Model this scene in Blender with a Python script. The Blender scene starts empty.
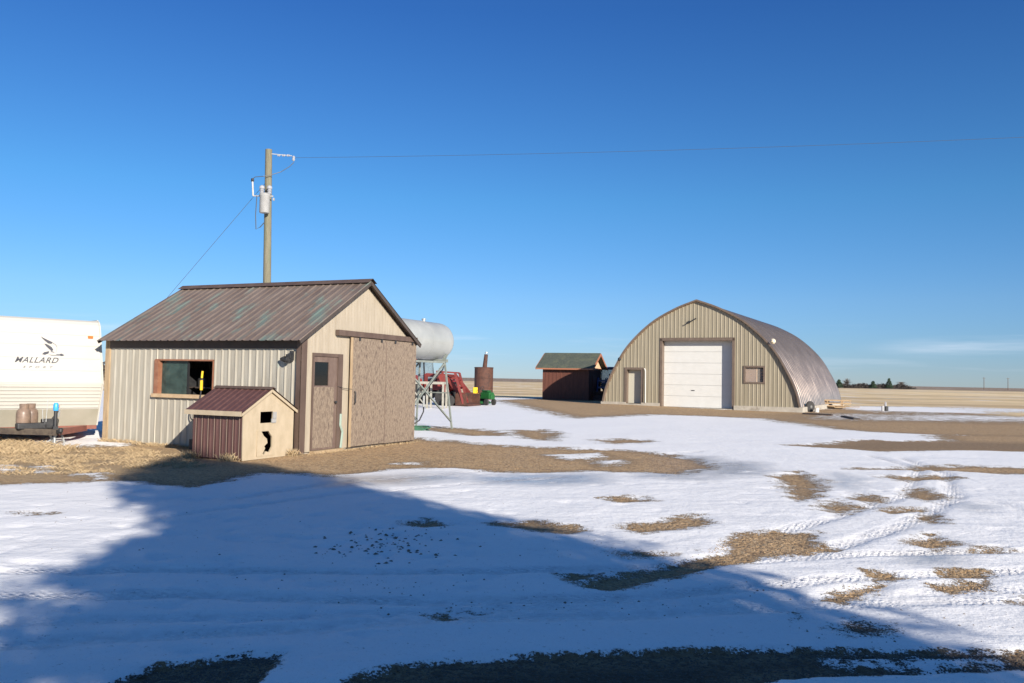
import bpy, math, random
import numpy as np
from mathutils import Vector, Matrix
R = math.radians
random.seed(7)
S = bpy.context.scene
C = S.collection

# ------------------------------------------------------------------ camera, world, sun, exposure
CAMH, FPX, PITCH, ROLL = 1.65, 826.0, R(2.56), R(1.1)
fw = Vector((0, math.cos(PITCH), math.sin(PITCH)))
up0 = Vector((0, -math.sin(PITCH), math.cos(PITCH)))
r0 = Vector((1, 0, 0))
rt = r0*math.cos(ROLL) + up0*math.sin(ROLL)
up = -r0*math.sin(ROLL) + up0*math.cos(ROLL)
cam = bpy.data.cameras.new('camera')
co = bpy.data.objects.new('camera', cam); C.objects.link(co)
m3 = Matrix((rt, up, -fw)).transposed()
co.matrix_world = Matrix.Translation((0, 0, CAMH)) @ m3.to_4x4()
cam.sensor_width = 36; cam.lens = FPX/1024*36
cam.clip_start = .05; cam.clip_end = 30000
S.camera = co

SUN_EL, SUN_AZ = R(19.7), math.atan2(.50, -.866)          # azimuth as atan2(x, y): clockwise from +Y
sd = Vector((math.sin(SUN_AZ)*math.cos(SUN_EL), math.cos(SUN_AZ)*math.cos(SUN_EL), math.sin(SUN_EL)))
sl = bpy.data.lights.new('sun', 'SUN'); sl.energy = 5.0; sl.angle = R(.4); sl.color = (1, .925, .82)
so = bpy.data.objects.new('sun', sl); C.objects.link(so)
so.rotation_euler = sd.to_track_quat('Z', 'Y').to_euler(); so.location = (20, -30, 30)

w = bpy.data.worlds.new('World'); S.world = w; w.use_nodes = True
nt = w.node_tree; nt.nodes.clear()
N = nt.nodes.new; L = nt.links.new
wo = N('ShaderNodeOutputWorld'); bg = N('ShaderNodeBackground'); sky = N('ShaderNodeTexSky')
sky.sky_type = 'NISHITA'; sky.sun_disc = False; sky.sun_elevation = SUN_EL; sky.sun_rotation = SUN_AZ
sky.altitude = 3000; sky.air_density = 1.5; sky.dust_density = .1; sky.ozone_density = 8
tc = N('ShaderNodeTexCoord'); sep = N('ShaderNodeSeparateXYZ'); L(tc.outputs['Generated'], sep.inputs[0])
mp = N('ShaderNodeMapping'); mp.inputs['Scale'].default_value = (2.2, 2.2, 34); mp.inputs['Location'].default_value = (4.3, 1.2, 0); L(tc.outputs['Generated'], mp.inputs[0])
nz = N('ShaderNodeTexNoise'); nz.inputs['Scale'].default_value = 2.3; nz.inputs['Detail'].default_value = 6; L(mp.outputs[0], nz.inputs[0])
cr = N('ShaderNodeValToRGB'); cr.color_ramp.elements[0].position = .56; cr.color_ramp.elements[1].position = .78
L(nz.outputs[0], cr.inputs[0])
er = N('ShaderNodeValToRGB')       # thin cloud only low over the horizon
for i, (p, c) in enumerate(((0, 0), (.012, .35), (.045, .8), (.075, 0))):
    e = er.color_ramp.elements[i] if i < 2 else er.color_ramp.elements.new(p)
    e.position = p; e.color = (c, c, c, 1)
L(sep.outputs['Z'], er.inputs[0])
mu = N('ShaderNodeMath'); mu.operation = 'MULTIPLY'; L(cr.outputs[0], mu.inputs[0]); L(er.outputs[0], mu.inputs[1])
mu2 = N('ShaderNodeMath'); mu2.operation = 'MULTIPLY'; L(mu.outputs[0], mu2.inputs[0]); mu2.inputs[1].default_value = .35
va = N('ShaderNodeVectorMath'); va.operation = 'SUBTRACT'; L(tc.outputs['Generated'], va.inputs[0]); va.inputs[1].default_value = (.482, .875, .042)
vb = N('ShaderNodeVectorMath'); vb.operation = 'MULTIPLY'; L(va.outputs[0], vb.inputs[0]); vb.inputs[1].default_value = (9, 9, 75)
vc = N('ShaderNodeVectorMath'); vc.operation = 'LENGTH'; L(vb.outputs[0], vc.inputs[0])
vd = N('ShaderNodeMapRange'); vd.inputs[1].default_value = 0; vd.inputs[2].default_value = 1.1; vd.inputs[3].default_value = .55; vd.inputs[4].default_value = 0; vd.interpolation_type = 'SMOOTHSTEP'; L(vc.outputs['Value'], vd.inputs[0])
ve = N('ShaderNodeMapRange'); ve.inputs[1].default_value = .35; ve.inputs[2].default_value = .65; L(nz.outputs[0], ve.inputs[0])
vf = N('ShaderNodeMath'); vf.operation = 'MULTIPLY'; L(vd.outputs[0], vf.inputs[0]); L(ve.outputs[0], vf.inputs[1])
vg = N('ShaderNodeMath'); vg.operation = 'MAXIMUM'; L(vf.outputs[0], vg.inputs[0]); L(mu2.outputs[0], vg.inputs[1])
mx = N('ShaderNodeMixRGB'); L(vg.outputs[0], mx.inputs[0])
gr = N('ShaderNodeValToRGB')       # deep clear winter blue by height; paler grey overhead, unseen, added to lighten shadows
for i, (p, c) in enumerate(((0, (.74, .82, 1)), (.02, (.76, .82, 1)), (.094, (.90, .92, 1)), (.21, (.70, .96, 1)), (.41, (.45, .72, .96)), (.50, (.47, .72, .94)), (.62, (.78, .84, .88)), (1, (.85, .88, .88)))):
    e = gr.color_ramp.elements[i] if i < 2 else gr.color_ramp.elements.new(p)
    e.position = p; e.color = (*c, 1)
L(sep.outputs['Z'], gr.inputs[0])
ml_ = N('ShaderNodeMixRGB'); ml_.blend_type = 'MULTIPLY'; ml_.inputs[0].default_value = 1; L(sky.outputs[0], ml_.inputs[1]); L(gr.outputs[0], ml_.inputs[2]); L(ml_.outputs[0], mx.inputs[1]); mx.inputs[2].default_value = (7.5, 8.0, 9.0, 1)
L(mx.outputs[0], bg.inputs[0]); bg.inputs[1].default_value = .082; L(bg.outputs[0], wo.inputs[0])
vs = S.view_settings
vs.view_transform = 'Standard'; vs.look = 'None'; vs.gamma = 1; vs.use_curve_mapping = False; vs.exposure = .62

# ------------------------------------------------------------------ helpers
def ray(px, py):
    return fw + rt*((px-512)/FPX) + up*((341.5-py)/FPX)
def at(px, py, z=0.0):
    """point of the ground seen at a place of the photograph, for laying out the yard"""
    d = ray(px, py); t = (z-CAMH)/d.z
    return (d.x*t, d.y*t)

def terr(x, y):
    x = np.asarray(x, float); y = np.asarray(y, float)
    ss = lambda a, b, v: (lambda t: t*t*(3-2*t))(np.clip((v-a)/(b-a), 0, 1))
    return .12*ss(28, 52, y)*ss(15, 6, x)*ss(130, 80, y)*ss(-60, -25, x)
def tz(x, y): return float(terr(x, y))

class MB:
    def __init__(s): s.v = []; s.f = []
    def add(s, vs, fs):
        n = len(s.v); s.v += [tuple(p) for p in vs]; s.f += [tuple(i+n for i in f) for f in fs]; return s
    def box(s, x0, x1, y0, y1, z0, z1):
        return s.add([(x0,y0,z0),(x1,y0,z0),(x1,y1,z0),(x0,y1,z0),(x0,y0,z1),(x1,y0,z1),(x1,y1,z1),(x0,y1,z1)],
                     [(0,3,2,1),(4,5,6,7),(0,1,5,4),(1,2,6,5),(2,3,7,6),(3,0,4,7)])
    def bar(s, a, b, w_, h_=None):
        """rectangular bar from a to b"""
        h_ = h_ or w_; a = Vector(a); b = Vector(b); d = (b-a).normalized()
        q = Vector((0,0,1)) if abs(d.z) < .95 else Vector((1,0,0))
        x = d.cross(q).normalized(); y = x.cross(d).normalized()
        vs = [p + x*sx*w_/2 + y*sy*h_/2 for p in (a, b) for sx, sy in ((-1,-1),(1,-1),(1,1),(-1,1))]
        return s.add(vs, [(0,1,2,3),(4,7,6,5),(0,4,5,1),(1,5,6,2),(2,6,7,3),(3,7,4,0)])
    def tube(s, pts, r, n=8, cap=True):
        pts = [Vector(p) for p in pts]; rs = r if isinstance(r, (list, tuple)) else [r]*len(pts)
        base = len(s.v); prev = None
        for i, p in enumerate(pts):
            d = (pts[min(i+1, len(pts)-1)] - pts[max(i-1, 0)]).normalized()
            if prev is None:
                q = Vector((0,0,1)) if abs(d.z) < .9 else Vector((1,0,0)); x = d.cross(q).normalized()
            else:
                x = (prev - d*prev.dot(d)).normalized()
            prev = x; y = d.cross(x)
            for k in range(n):
                a = 2*math.pi*k/n; s.v.append(tuple(p + x*math.cos(a)*rs[i] + y*math.sin(a)*rs[i]))
        for i in range(len(pts)-1):
            for k in range(n):
                a = base+i*n+k; b = base+i*n+(k+1) % n; s.f.append((a, b, b+n, a+n))
        if cap:
            s.f.append(tuple(base+k for k in range(n))[::-1]); m = base+(len(pts)-1)*n; s.f.append(tuple(m+k for k in range(n)))
        return s
    def lathe(s, prof, c=(0,0,0), axis='z', n=20):
        """prof: (radius, height) list"""
        base = len(s.v); c = Vector(c)
        for r_, h_ in prof:
            for k in range(n):
                a = 2*math.pi*k/n; x, y = r_*math.cos(a), r_*math.sin(a)
                p = {'z': (x, y, h_), 'y': (x, h_, y), 'x': (h_, x, y)}[axis]; s.v.append(tuple(c+Vector(p)))
        for i in range(len(prof)-1):
            for k in range(n):
                a = base+i*n+k; b = base+i*n+(k+1) % n; s.f.append((a, b, b+n, a+n))
        s.f.append(tuple(base+k for k in range(n))[::-1]); m = base+(len(prof)-1)*n; s.f.append(tuple(m+k for k in range(n)))
        return s
    def sheet(s, fn, u0, u1, pitch, depth, rows, phase=0.0, tri=.22):
        """ribbed sheet: fn(u, off, k) -> xyz, k = 0..rows; ribs every pitch"""
        us = [(u0, 0)]; k = math.floor((u0-phase)/pitch)
        while phase+k*pitch < u1:
            b = phase+k*pitch
            for f_, o in ((.60, 0), (.60+tri*.4, 1), (1-tri*.4, 1), (1, 0)):
                if u0 < b+f_*pitch < u1: us.append((b+f_*pitch, o))
            k += 1
        us.append((u1, 0)); base = len(s.v)
        for uu, o in us:
            for j in range(rows+1): s.v.append(tuple(fn(uu, o*depth, j)))
        q = rows+1
        for i in range(len(us)-1):
            for j in range(rows): a = base+i*q+j; s.f.append((a, a+q, a+q+1, a+1))
        return s
    def build(s, name, m, parent=None, smooth=None, bevel=0):
        me = bpy.data.meshes.new(name); me.from_pydata(s.v, [], s.f); me.update()
        o = bpy.data.objects.new(name, me); C.objects.link(o)
        me.materials.append(m)
        if smooth is not None:
            me.polygons.foreach_set('use_smooth', [True]*len(me.polygons)); me.set_sharp_from_angle(angle=R(smooth))
        if bevel:
            b = o.modifiers.new('bevel', 'BEVEL'); b.width = bevel; b.segments = 2; b.limit_method = 'ANGLE'; b.angle_limit = R(40)
        if parent: o.parent = parent
        return o

def tag(o, label=None, cat=None, group=None, kind=None):
    if label: o['label'] = label
    if cat: o['category'] = cat
    if group: o['group'] = group
    if kind: o['kind'] = kind
    return o
def thing(name, label, cat, loc=(0,0,0), rz=0, group=None):
    o = bpy.data.objects.new(name, None); C.objects.link(o); o.empty_display_size = .2
    o.location = loc; o.rotation_euler = (0, 0, rz)
    return tag(o, label, cat, group)
def copy_tree(o, parent=None):
    c = o.copy(); C.objects.link(c); c.parent = parent
    for ch in list(o.children): copy_tree(ch, c)
    return c
def plate(name, outline, holes, thick, mapping, m, parent=None):
    """flat plate with holes; outline in (a, b); mapping(a, b, t) -> xyz, t in 0..thick"""
    cu = bpy.data.curves.new(name, 'CURVE'); cu.dimensions = '2D'; cu.fill_mode = 'BOTH'; cu.extrude = thick/2
    for poly in [outline]+holes:
        sp = cu.splines.new('POLY'); sp.points.add(len(poly)-1); sp.use_cyclic_u = True
        for i, (a, b) in enumerate(poly): sp.points[i].co = (a, b, 0, 1)
    t = bpy.data.objects.new(name+'_src', cu); me = bpy.data.meshes.new_from_object(t)
    bpy.data.objects.remove(t); bpy.data.curves.remove(cu)
    for v_ in me.vertices: v_.co = mapping(v_.co.x, v_.co.y, v_.co.z+thick/2)
    me.name = name; me.materials.clear(); me.materials.append(m)
    o = bpy.data.objects.new(name, me); C.objects.link(o)
    if parent: o.parent = parent
    return o

def mat(name, c1, c2=None, scale=3, stretch=(1,1,1), rough=.6, metal=0, bump=0, bscale=None, c3=None, t3=(.6,.7), s3=1.5, detail=6, ramp=(.35,.65), spec=.5, alpha=1, st3=(1,1,1), coat=0):
    m = bpy.data.materials.new(name); m.use_nodes = True; n = m.node_tree; b = n.nodes['Principled BSDF']
    b.inputs['Roughness'].default_value = rough; b.inputs['Metallic'].default_value = metal
    b.inputs['Specular IOR Level'].default_value = spec; b.inputs['Alpha'].default_value = alpha
    b.inputs['Coat Weight'].default_value = coat
    b.inputs['Base Color'].default_value = (*c1, 1)
    A = n.nodes.new; K = n.links.new
    if c2 or bump:
        t = A('ShaderNodeTexCoord'); mpn = A('ShaderNodeMapping'); mpn.inputs['Scale'].default_value = stretch; K(t.outputs['Object'], mpn.inputs[0])
        nn = A('ShaderNodeTexNoise'); nn.inputs['Scale'].default_value = scale; nn.inputs['Detail'].default_value = detail; nn.inputs['Roughness'].default_value = .65
        K(mpn.outputs[0], nn.inputs[0])
        if c2:
            r_ = A('ShaderNodeMapRange'); r_.inputs[1].default_value = ramp[0]; r_.inputs[2].default_value = ramp[1]; K(nn.outputs[0], r_.inputs[0])
            x = A('ShaderNodeMixRGB'); K(r_.outputs[0], x.inputs[0]); x.inputs[1].default_value = (*c1, 1); x.inputs[2].default_value = (*c2, 1)
            out = x.outputs[0]
            if c3:
                mp3 = A('ShaderNodeMapping'); mp3.inputs['Scale'].default_value = st3; mp3.inputs['Location'].default_value = (3.1, 7.7, 1.3); K(t.outputs['Object'], mp3.inputs[0])
                n3 = A('ShaderNodeTexNoise'); n3.inputs['Scale'].default_value = s3; n3.inputs['Detail'].default_value = 8; n3.inputs['Roughness'].default_value = .7; K(mp3.outputs[0], n3.inputs[0])
                q3 = A('ShaderNodeMapRange'); q3.inputs[1].default_value = t3[0]; q3.inputs[2].default_value = t3[1]; K(n3.outputs[0], q3.inputs[0])
                x3 = A('ShaderNodeMixRGB'); K(q3.outputs[0], x3.inputs[0]); K(out, x3.inputs[1]); x3.inputs[2].default_value = (*c3, 1); out = x3.outputs[0]
            K(out, b.inputs['Base Color'])
            rr = A('ShaderNodeMapRange'); rr.inputs[3].default_value = max(0, rough-.1); rr.inputs[4].default_value = min(1, rough+.1); K(nn.outputs[0], rr.inputs[0]); K(rr.outputs[0], b.inputs['Roughness'])
        if bump:
            bn = A('ShaderNodeTexNoise'); bn.inputs['Scale'].default_value = bscale or scale*3; bn.inputs['Detail'].default_value = 4; K(mpn.outputs[0], bn.inputs[0])
            bb = A('ShaderNodeBump'); bb.inputs['Strength'].default_value = 1; bb.inputs['Distance'].default_value = bump; K(bn.outputs[0], bb.inputs['Height']); K(bb.outputs[0], b.inputs['Normal'])
    return m

MT = dict(
 shedwall=mat('weathered_beige_metal', (.35,.315,.25), (.45,.42,.35), 2.0, (6,6,.5), .55, .15, c3=(.22,.30,.27), t3=(.60,.75), s3=1.1, st3=(4,4,.7)),
 shedgable=mat('cream_siding', (.42,.36,.275), (.35,.295,.22), 2.5, (3,3,.6), .6),
 shedroof=mat('faded_brown_roof', (.15,.11,.087), (.22,.172,.14), 1.6, (3,.8,.8), .5, .1, c3=(.15,.205,.175), t3=(.53,.66), s3=1.3, st3=(1.8,.7,.7)),
 trimbrown=mat('brown_trim', (.085,.055,.042), (.125,.085,.065), 4, (1,1,.3), .6),
 fascia=mat('dark_fascia', (.05,.04,.035), (.08,.06,.05), 4, (1,1,1), .7),
 oldpost=mat('weathered_corner_board', (.30,.21,.12), (.42,.31,.19), 6, (3,3,.4), .8),
 ply=mat('weathered_plywood', (.175,.128,.092), (.29,.228,.165), 24, (1.8,1.8,.8), .8, c3=(.10,.07,.057), t3=(.50,.62), s3=19, st3=(1.6,1.6,.45), bump=.002),
 plydark=mat('brown_painted_door', (.115,.075,.06), (.17,.12,.095), 6, (1,1,.5), .7),
 redwood=mat('orange_stained_window_frame', (.22,.085,.045), (.29,.14,.08), 8, (1,1,1), .6),
 tanwood=mat('bare_lumber', (.42,.29,.17), (.52,.38,.23), 8, (1,1,1), .7),
 dark=mat('dark_interior', (.012,.012,.013), rough=.8),
 black=mat('black_metal', (.02,.02,.022), (.04,.04,.04), 12, rough=.5),
 rubber=mat('tyre_rubber', (.025,.025,.025), (.05,.045,.04), 9, rough=.8),
 dirtyglass=mat('dusty_glass', (.025,.045,.042), (.05,.085,.075), 5, (1,1,1), .15, c3=(.12,.14,.11), t3=(.55,.75), s3=2.5, alpha=.82),
 glass=mat('dark_glass', (.01,.012,.014), rough=.06, alpha=.9),
 cabglass=mat('cab_glass', (.30,.40,.45), rough=.1, alpha=.35),
 dogwall=mat('dark_brown_metal', (.085,.04,.035), (.12,.06,.052), 3, (4,4,.5), .45),
 dogrib=mat('pale_rib_edges', (.30,.22,.17), rough=.6),
 dogcream=mat('yellow_cream_board', (.47,.385,.27), (.40,.325,.22), 3, (2,2,1), .6, bump=.001),
 concrete=mat('concrete', (.36,.32,.26), (.46,.42,.35), 3, (1,1,1), .85, c3=(.25,.21,.16), t3=(.55,.7), s3=1.2),
 hangwall=mat('tan_sheet_metal', (.28,.24,.165), (.32,.275,.195), 1.5, (3,3,.4), .55, .05),
 hangroof=mat('brown_steel_arch', (.42,.33,.255), (.50,.40,.32), .8, (1,3,1), .24, .82),
 hangtrim=mat('brown_building_trim', (.13,.095,.07), (.17,.125,.095), 3, rough=.55),
 white=mat('white_panel', (.66,.65,.61), (.62,.61,.57), 2, (1,1,1), .5),
 trailer=mat('ivory_trailer_skin', (.51,.49,.44), (.48,.46,.41), 1.2, (1,1,.3), .35),
 trailergrey=mat('beige_grey_trailer_skirt', (.29,.265,.205), (.33,.30,.24), 2, rough=.45),
 decal=mat('dark_grey_decal', (.06,.06,.07), rough=.4), decallight=mat('pale_grey_decal', (.17,.17,.175), rough=.4),
 amber=mat('amber_lens', (.60,.16,.03), rough=.3),
 rust=mat('rusty_steel', (.075,.031,.02), (.115,.048,.03), 5, rough=.8, c3=(.05,.025,.02), t3=(.5,.65), s3=3, bump=.003),
 rustred=mat('primer_red_frame', (.26,.09,.06), (.17,.07,.05), 6, rough=.7),
 dirtyframe=mat('dirty_dark_frame', (.06,.045,.035), (.13,.10,.07), 9, rough=.8),
 propane=mat('grimy_tan_gas_bottle', (.26,.18,.13), (.13,.09,.07), 4, rough=.4),
 blueplastic=mat('blue_plastic', (.05,.35,.72), rough=.35),
 galv=mat('galvanised_steel', (.48,.49,.48), (.38,.39,.38), 8, rough=.45, metal=.4),
 yellow=mat('yellow_plastic', (.85,.55,.03), rough=.4),
 polewood=mat('weathered_pole_wood', (.145,.13,.085), (.225,.205,.14), 5, (8,8,.5), .9, c3=(.15,.16,.10), t3=(.52,.65), s3=2, st3=(3,3,.4), bump=.004),
 ceramic=mat('white_ceramic', (.36,.36,.37), rough=.2),
 transf=mat('pale_transformer_paint', (.38,.375,.36), (.32,.31,.29), 5, rough=.45),
 tankwhite=mat('faded_white_tank_paint', (.33,.34,.325), (.40,.41,.39), 1.5, (1,1,1), .38, .1, c3=(.45,.43,.36), t3=(.6,.75), s3=1.4, st3=(.6,.6,2)),
 standgreen=mat('pale_green_grey_steel', (.25,.27,.24), (.17,.19,.165), 7, rough=.6),
 standwhite=mat('dirty_white_steel', (.38,.36,.30), (.28,.26,.21), 7, rough=.6),
 red=mat('tractor_red_paint', (.27,.025,.022), (.19,.022,.02), 4, rough=.35), redfade=mat('faded_red_paint', (.22,.035,.028), (.15,.03,.025), 4, rough=.6),
 blue=mat('dark_blue_paint', (.02,.04,.15), (.03,.05,.12), 4, rough=.4),
 green=mat('mower_green_paint', (.018,.12,.03), (.018,.09,.025), 4, rough=.3),
 hose=mat('green_hose', (.05,.16,.09), (.04,.10,.06), 9, rough=.5),
 hutred=mat('red_brown_boards', (.15,.05,.03), (.095,.035,.023), 3, (7,7,.4), .7),
 huttrim=mat('reddish_trim', (.38,.15,.08), rough=.6), hutcream=mat('peach_gable_board', (.72,.50,.32), (.66,.45,.28), 4, rough=.6),
 shingle=mat('green_grey_shingles', (.05,.062,.05), (.10,.11,.085), 9, rough=.9, c3=(.12,.13,.08), t3=(.5,.7), s3=1.6, bump=.01),
 needles=mat('spruce_needles', (.035,.065,.035), (.055,.09,.05), 2, rough=.7),
 bark=mat('bark', (.12,.09,.07), (.18,.14,.11), 8, (1,1,.3), .9),
 twigs=mat('bare_twigs', (.11,.095,.085), (.16,.135,.115), 1, rough=.9),
 bush=mat('dark_shelterbelt', (.07,.06,.055), (.10,.085,.07), .3, rough=.9),
 straw=mat('dry_straw_grass', (.33,.235,.13), (.46,.345,.20), 3, rough=.8),
 stone=mat('gravel_stone', (.30,.19,.10), (.44,.31,.18), 30, rough=.85),
 clod=mat('dirt_clod', (.13,.10,.075), (.20,.155,.115), 20, rough=.9),
 wire=mat('power_line', (.06,.07,.08), rough=.5),
)

# ------------------------------------------------------------------ ground sheet
def lines(segs):
    out = []
    for a, b, st in segs:
        n = max(1, int(round((b-a)/st))); out += [a+(b-a)*i/n for i in range(n)]
    return out+[segs[-1][1]]
xs = np.array(lines([(-9000,-3000,1500),(-3000,-600,400),(-600,-150,60),(-150,-60,8),(-60,-30,2),(-30,-16,.7),(-16,-8,.14),(-8,9,.075),(9,20,.16),(20,40,.5),(40,70,1.5),(70,150,8),(150,600,60),(600,3000,400),(3000,9000,1500)]))
ys = np.array(lines([(-600,-100,60),(-100,-20,6),(-20,2,.9),(2,4,.2),(4,9,.055),(9,16,.085),(16,26,.13),(26,50,.4),(50,80,.8),(80,150,3),(150,500,14),(500,1200,70),(1200,9200,800)]))
X, Y = np.meshgrid(xs, ys); nx, ny = len(xs), len(ys)
px_ = X.ravel(); py_ = Y.ravel()

rng = np.random.RandomState(3)
def vnoise(x, y, sc, seed=0, oct=3):
    """value noise, -1..1"""
    tot = np.zeros_like(x); amp = 1; s_ = 0
    for o in range(oct):
        r_ = np.random.RandomState(seed+o*17).rand(257, 257)*2-1; r_[256] = r_[0]; r_[:, 256] = r_[:, 0]
        u_ = x/sc*2**o+31.7*o; v_ = y/sc*2**o+11.3*o
        i = np.floor(u_).astype(int); j = np.floor(v_).astype(int); fu = u_-i; fv = v_-j
        fu = fu*fu*(3-2*fu); fv = fv*fv*(3-2*fv); i %= 256; j %= 256
        tot += amp*((r_[j,i]*(1-fu)+r_[j,i+1]*fu)*(1-fv)+(r_[j+1,i]*(1-fu)+r_[j+1,i+1]*fu)*fv)
        s_ += amp; amp *= .5
    return tot/s_
def field(poly, wd):
    """soft inside test of a world polygon: 1 inside, 0 outside, .5 on the edge"""
    P_ = np.array(poly); out = np.zeros_like(px_)
    lo = P_.min(0)-wd*1.2; hi = P_.max(0)+wd*1.2
    idx = np.where((px_ > lo[0]) & (px_ < hi[0]) & (py_ > lo[1]) & (py_ < hi[1]))[0]
    if not len(idx): return out
    x = px_[idx]; y = py_[idx]; d = np.full(len(idx), 1e9); ins = np.zeros(len(idx), bool)
    for k in range(len(P_)):
        a = P_[k]; b = P_[(k+1) % len(P_)]; e = b-a
        t = np.clip(((x-a[0])*e[0]+(y-a[1])*e[1])/(e@e+1e-9), 0, 1)
        d = np.minimum(d, np.hypot(x-a[0]-t*e[0], y-a[1]-t*e[1]))
        c_ = ((a[1] > y) != (b[1] > y)); xi = (b[0]-a[0])*(y-a[1])/((b[1]-a[1]) if b[1] != a[1] else 1e-9)+a[0]
        ins ^= (c_ & (x < xi))
    sdv = np.where(ins, d, -d); out[idx] = np.clip(.5+sdv/(2*wd), 0, 1); return out
def W(pp): return [at(a, b) for a, b in pp]
def frac(pp, k=.045):
    c = np.mean([q[1] for q in W(pp)]); return max(.16, k*.6*c)

bare = np.zeros_like(px_); dirt = bare.copy(); strw = bare.copy(); ice = bare.copy(); track = bare.copy()
# stubble field beyond the yard
fieldm = np.clip((py_-62-3*vnoise(px_, py_, 14, 5))/6, 0, 1)
fieldm = np.maximum(fieldm, np.clip((px_-27-.1*(py_-40))/4, 0, 1)*np.clip((py_-33)/4, 0, 1))
fieldm = np.maximum(fieldm, np.clip((-px_-30)/5, 0, 1)); fieldm = np.maximum(fieldm, np.clip((-py_-40)/5, 0, 1))
bare = np.maximum(bare, fieldm)
def paint(arr, pp, wd=None, val=1.0, world=False):
    q = pp if world else W(pp); f_ = field(q, wd or frac(pp)); np.maximum(arr, f_*val, out=arr)
def unpaint(arr, pp, wd=None, val=1.0):
    f_ = field(W(pp), wd or frac(pp)); arr *= (1-f_*val)

DIRT_MAIN = [(-60,441),(60,447),(130,445),(165,441),(300,446),(412,438),(500,446),(560,449),(610,450),(650,453),(700,460),(715,468),(680,475),(640,473),(590,471),(540,473),(500,472),(455,468),(400,469),(330,476),(300,474),(255,473),(215,484),(190,488),(150,484),(110,481),(40,484),(-60,486)]
paint(bare, DIRT_MAIN, .45)
paint(strw, [(-60,441),(60,447),(130,446),(180,455),(250,468),(200,474),(110,476),(40,482),(-60,484)], .9)
BAND = [(495,402),(540,400),(600,400),(620,403),(700,409),(800,412),(838,405),(860,410),(1080,416),(1080,438),(960,436),(870,432),(830,429),(800,424),(760,419),(700,417),(650,416),(600,418),(575,419),(540,412)]
paint(bare, BAND, 1.4)
paint(dirt, [(840,412),(1080,416),(1080,440),(870,434),(800,424)], 2, .15)
DARK = [(785,446),(830,444),(860,440),(900,441),(960,441),(1080,444),(1080,453),(960,451),(880,452),(840,449)]
paint(bare, DARK, .5); paint(dirt, DARK, .8)
paint(bare, [(930,434),(1080,436),(1080,446),(1000,446),(945,444)], 1.0)
unpaint(bare, [(815,437),(880,437),(935,440),(900,441.5),(850,440),(815,440)], .3)
BARE = [
 [(105,690),(150,672),(205,665),(235,657),(283,655),(285,663),(270,672),(262,690)],
 [(330,692),(400,668),(450,662),(560,657),(680,653),(800,651),(900,652),(1080,655),(1080,671),(960,676),(900,678),(830,679),(770,684),(740,720),(330,720)],
 [(582,588),(600,580),(640,572),(680,562),(700,556),(735,536),(770,532),(815,534),(815,548),(835,550),(800,556),(760,560),(720,566),(690,575),(640,586),(610,592)],
 [(617,529),(660,521),(700,517),(712,525),(690,530),(640,534)],
 [(495,524),(540,523),(580,527),(588,532),(570,536),(540,532)],
 [(408,524),(430,520),(447,526),(425,528)], [(560,577),(590,572),(603,576),(570,582)],
 [(770,476),(800,473),(815,480),(822,488),(810,500),(795,503),(790,490),(778,482)],
 [(817,507),(835,502),(868,510),(840,515),(820,512)], [(842,497),(860,495),(887,502),(870,505)],
 [(905,488),(925,489),(945,497),(930,503),(908,497)], [(908,543),(930,536),(962,548),(930,551),(912,547)],
 [(868,572),(900,575),(905,580),(880,583)], [(828,595),(850,588),(890,585),(885,593),(860,598),(840,604),(828,600)],
 [(945,573),(985,572),(988,580),(950,580)], [(925,585),(985,584),(990,591),(955,596),(930,590)],
 [(975,551),(1005,549),(1003,555),(980,556)], [(990,600),(1080,604),(1080,611),(1010,607)],
 [(850,470),(960,466),(1080,470),(1080,474),(1000,475),(940,471)], [(880,477),(940,476),(960,480),(900,481)],
 [(510,431),(545,430),(560,435),(550,441),(520,438)], [(415,429),(445,427),(500,432),(508,436),(470,436)], [(595,440),(640,440),(650,443),(610,444)],
 [(605,500),(640,498),(648,502),(620,504)],[(428,616),(450,612),(462,617),(445,621)],[(468,612),(485,611),(490,614),(475,616)],
 [(20,513),(45,511),(50,515),(28,516)], [(880,512),(920,510),(925,513),(890,516)],[(920,515),(936,514),(940,526),(925,528)],
]
for i_, b_ in enumerate(BARE): paint(bare, b_, .08 if i_ < 2 else None)
wet = np.zeros_like(bare)
for b_ in BARE[:2]: paint(wet, b_, .35)
paint(wet, [(820,622),(900,620),(905,642),(820,645)], .4)
for b_ in ([(830,627),(855,621),(893,628),(880,639),(850,641)], [(785,615),(815,618),(820,624),(790,625)], [(600,551),(700,556),(680,560),(640,560)]): paint(bare, b_, None, .62)
for b_ in ([(830,662),(885,661),(890,667),(840,669)], [(915,661),(1000,660),(1010,668),(930,669)], [(700,548),(722,549),(718,556),(700,556)]): unpaint(bare, b_)
for b_ in ([(465,476),(600,474),(605,484),(540,487),(480,484)], [(650,456),(715,458),(730,470),(700,482),(640,478)], [(700,462),(760,464),(770,476),(700,480)], [(905,556),(960,553),(955,566),(910,566)], [(835,474),(860,480),(850,490),(835,486)], [(960,506),(985,508),(975,514)], [(330,478),(455,473),(470,480),(400,486),(330,487)]): paint(ice, b_, None, .85)
for b_ in ([(545,455),(600,453),(612,457),(570,460)], [(590,461),(628,459),(622,465),(600,466)], [(395,463),(425,461),(420,465)], [(-20,466),(18,465),(22,471),(-20,475)], [(35,467),(55,465),(52,472),(36,473)], [(70,474),(110,472),(105,479)]): unpaint(bare, b_, .3, .8)
# snow lying in the field
for b_ in ([(845,407.5),(900,406),(1080,410),(1080,413),(960,413),(870,412)], [(870,414.5),(940,414),(1080,418),(1080,422),(960,422),(880,420)], [(812,417),(850,414),(862,418),(830,420)]): unpaint(bare, b_, 3.0, .66)
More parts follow.
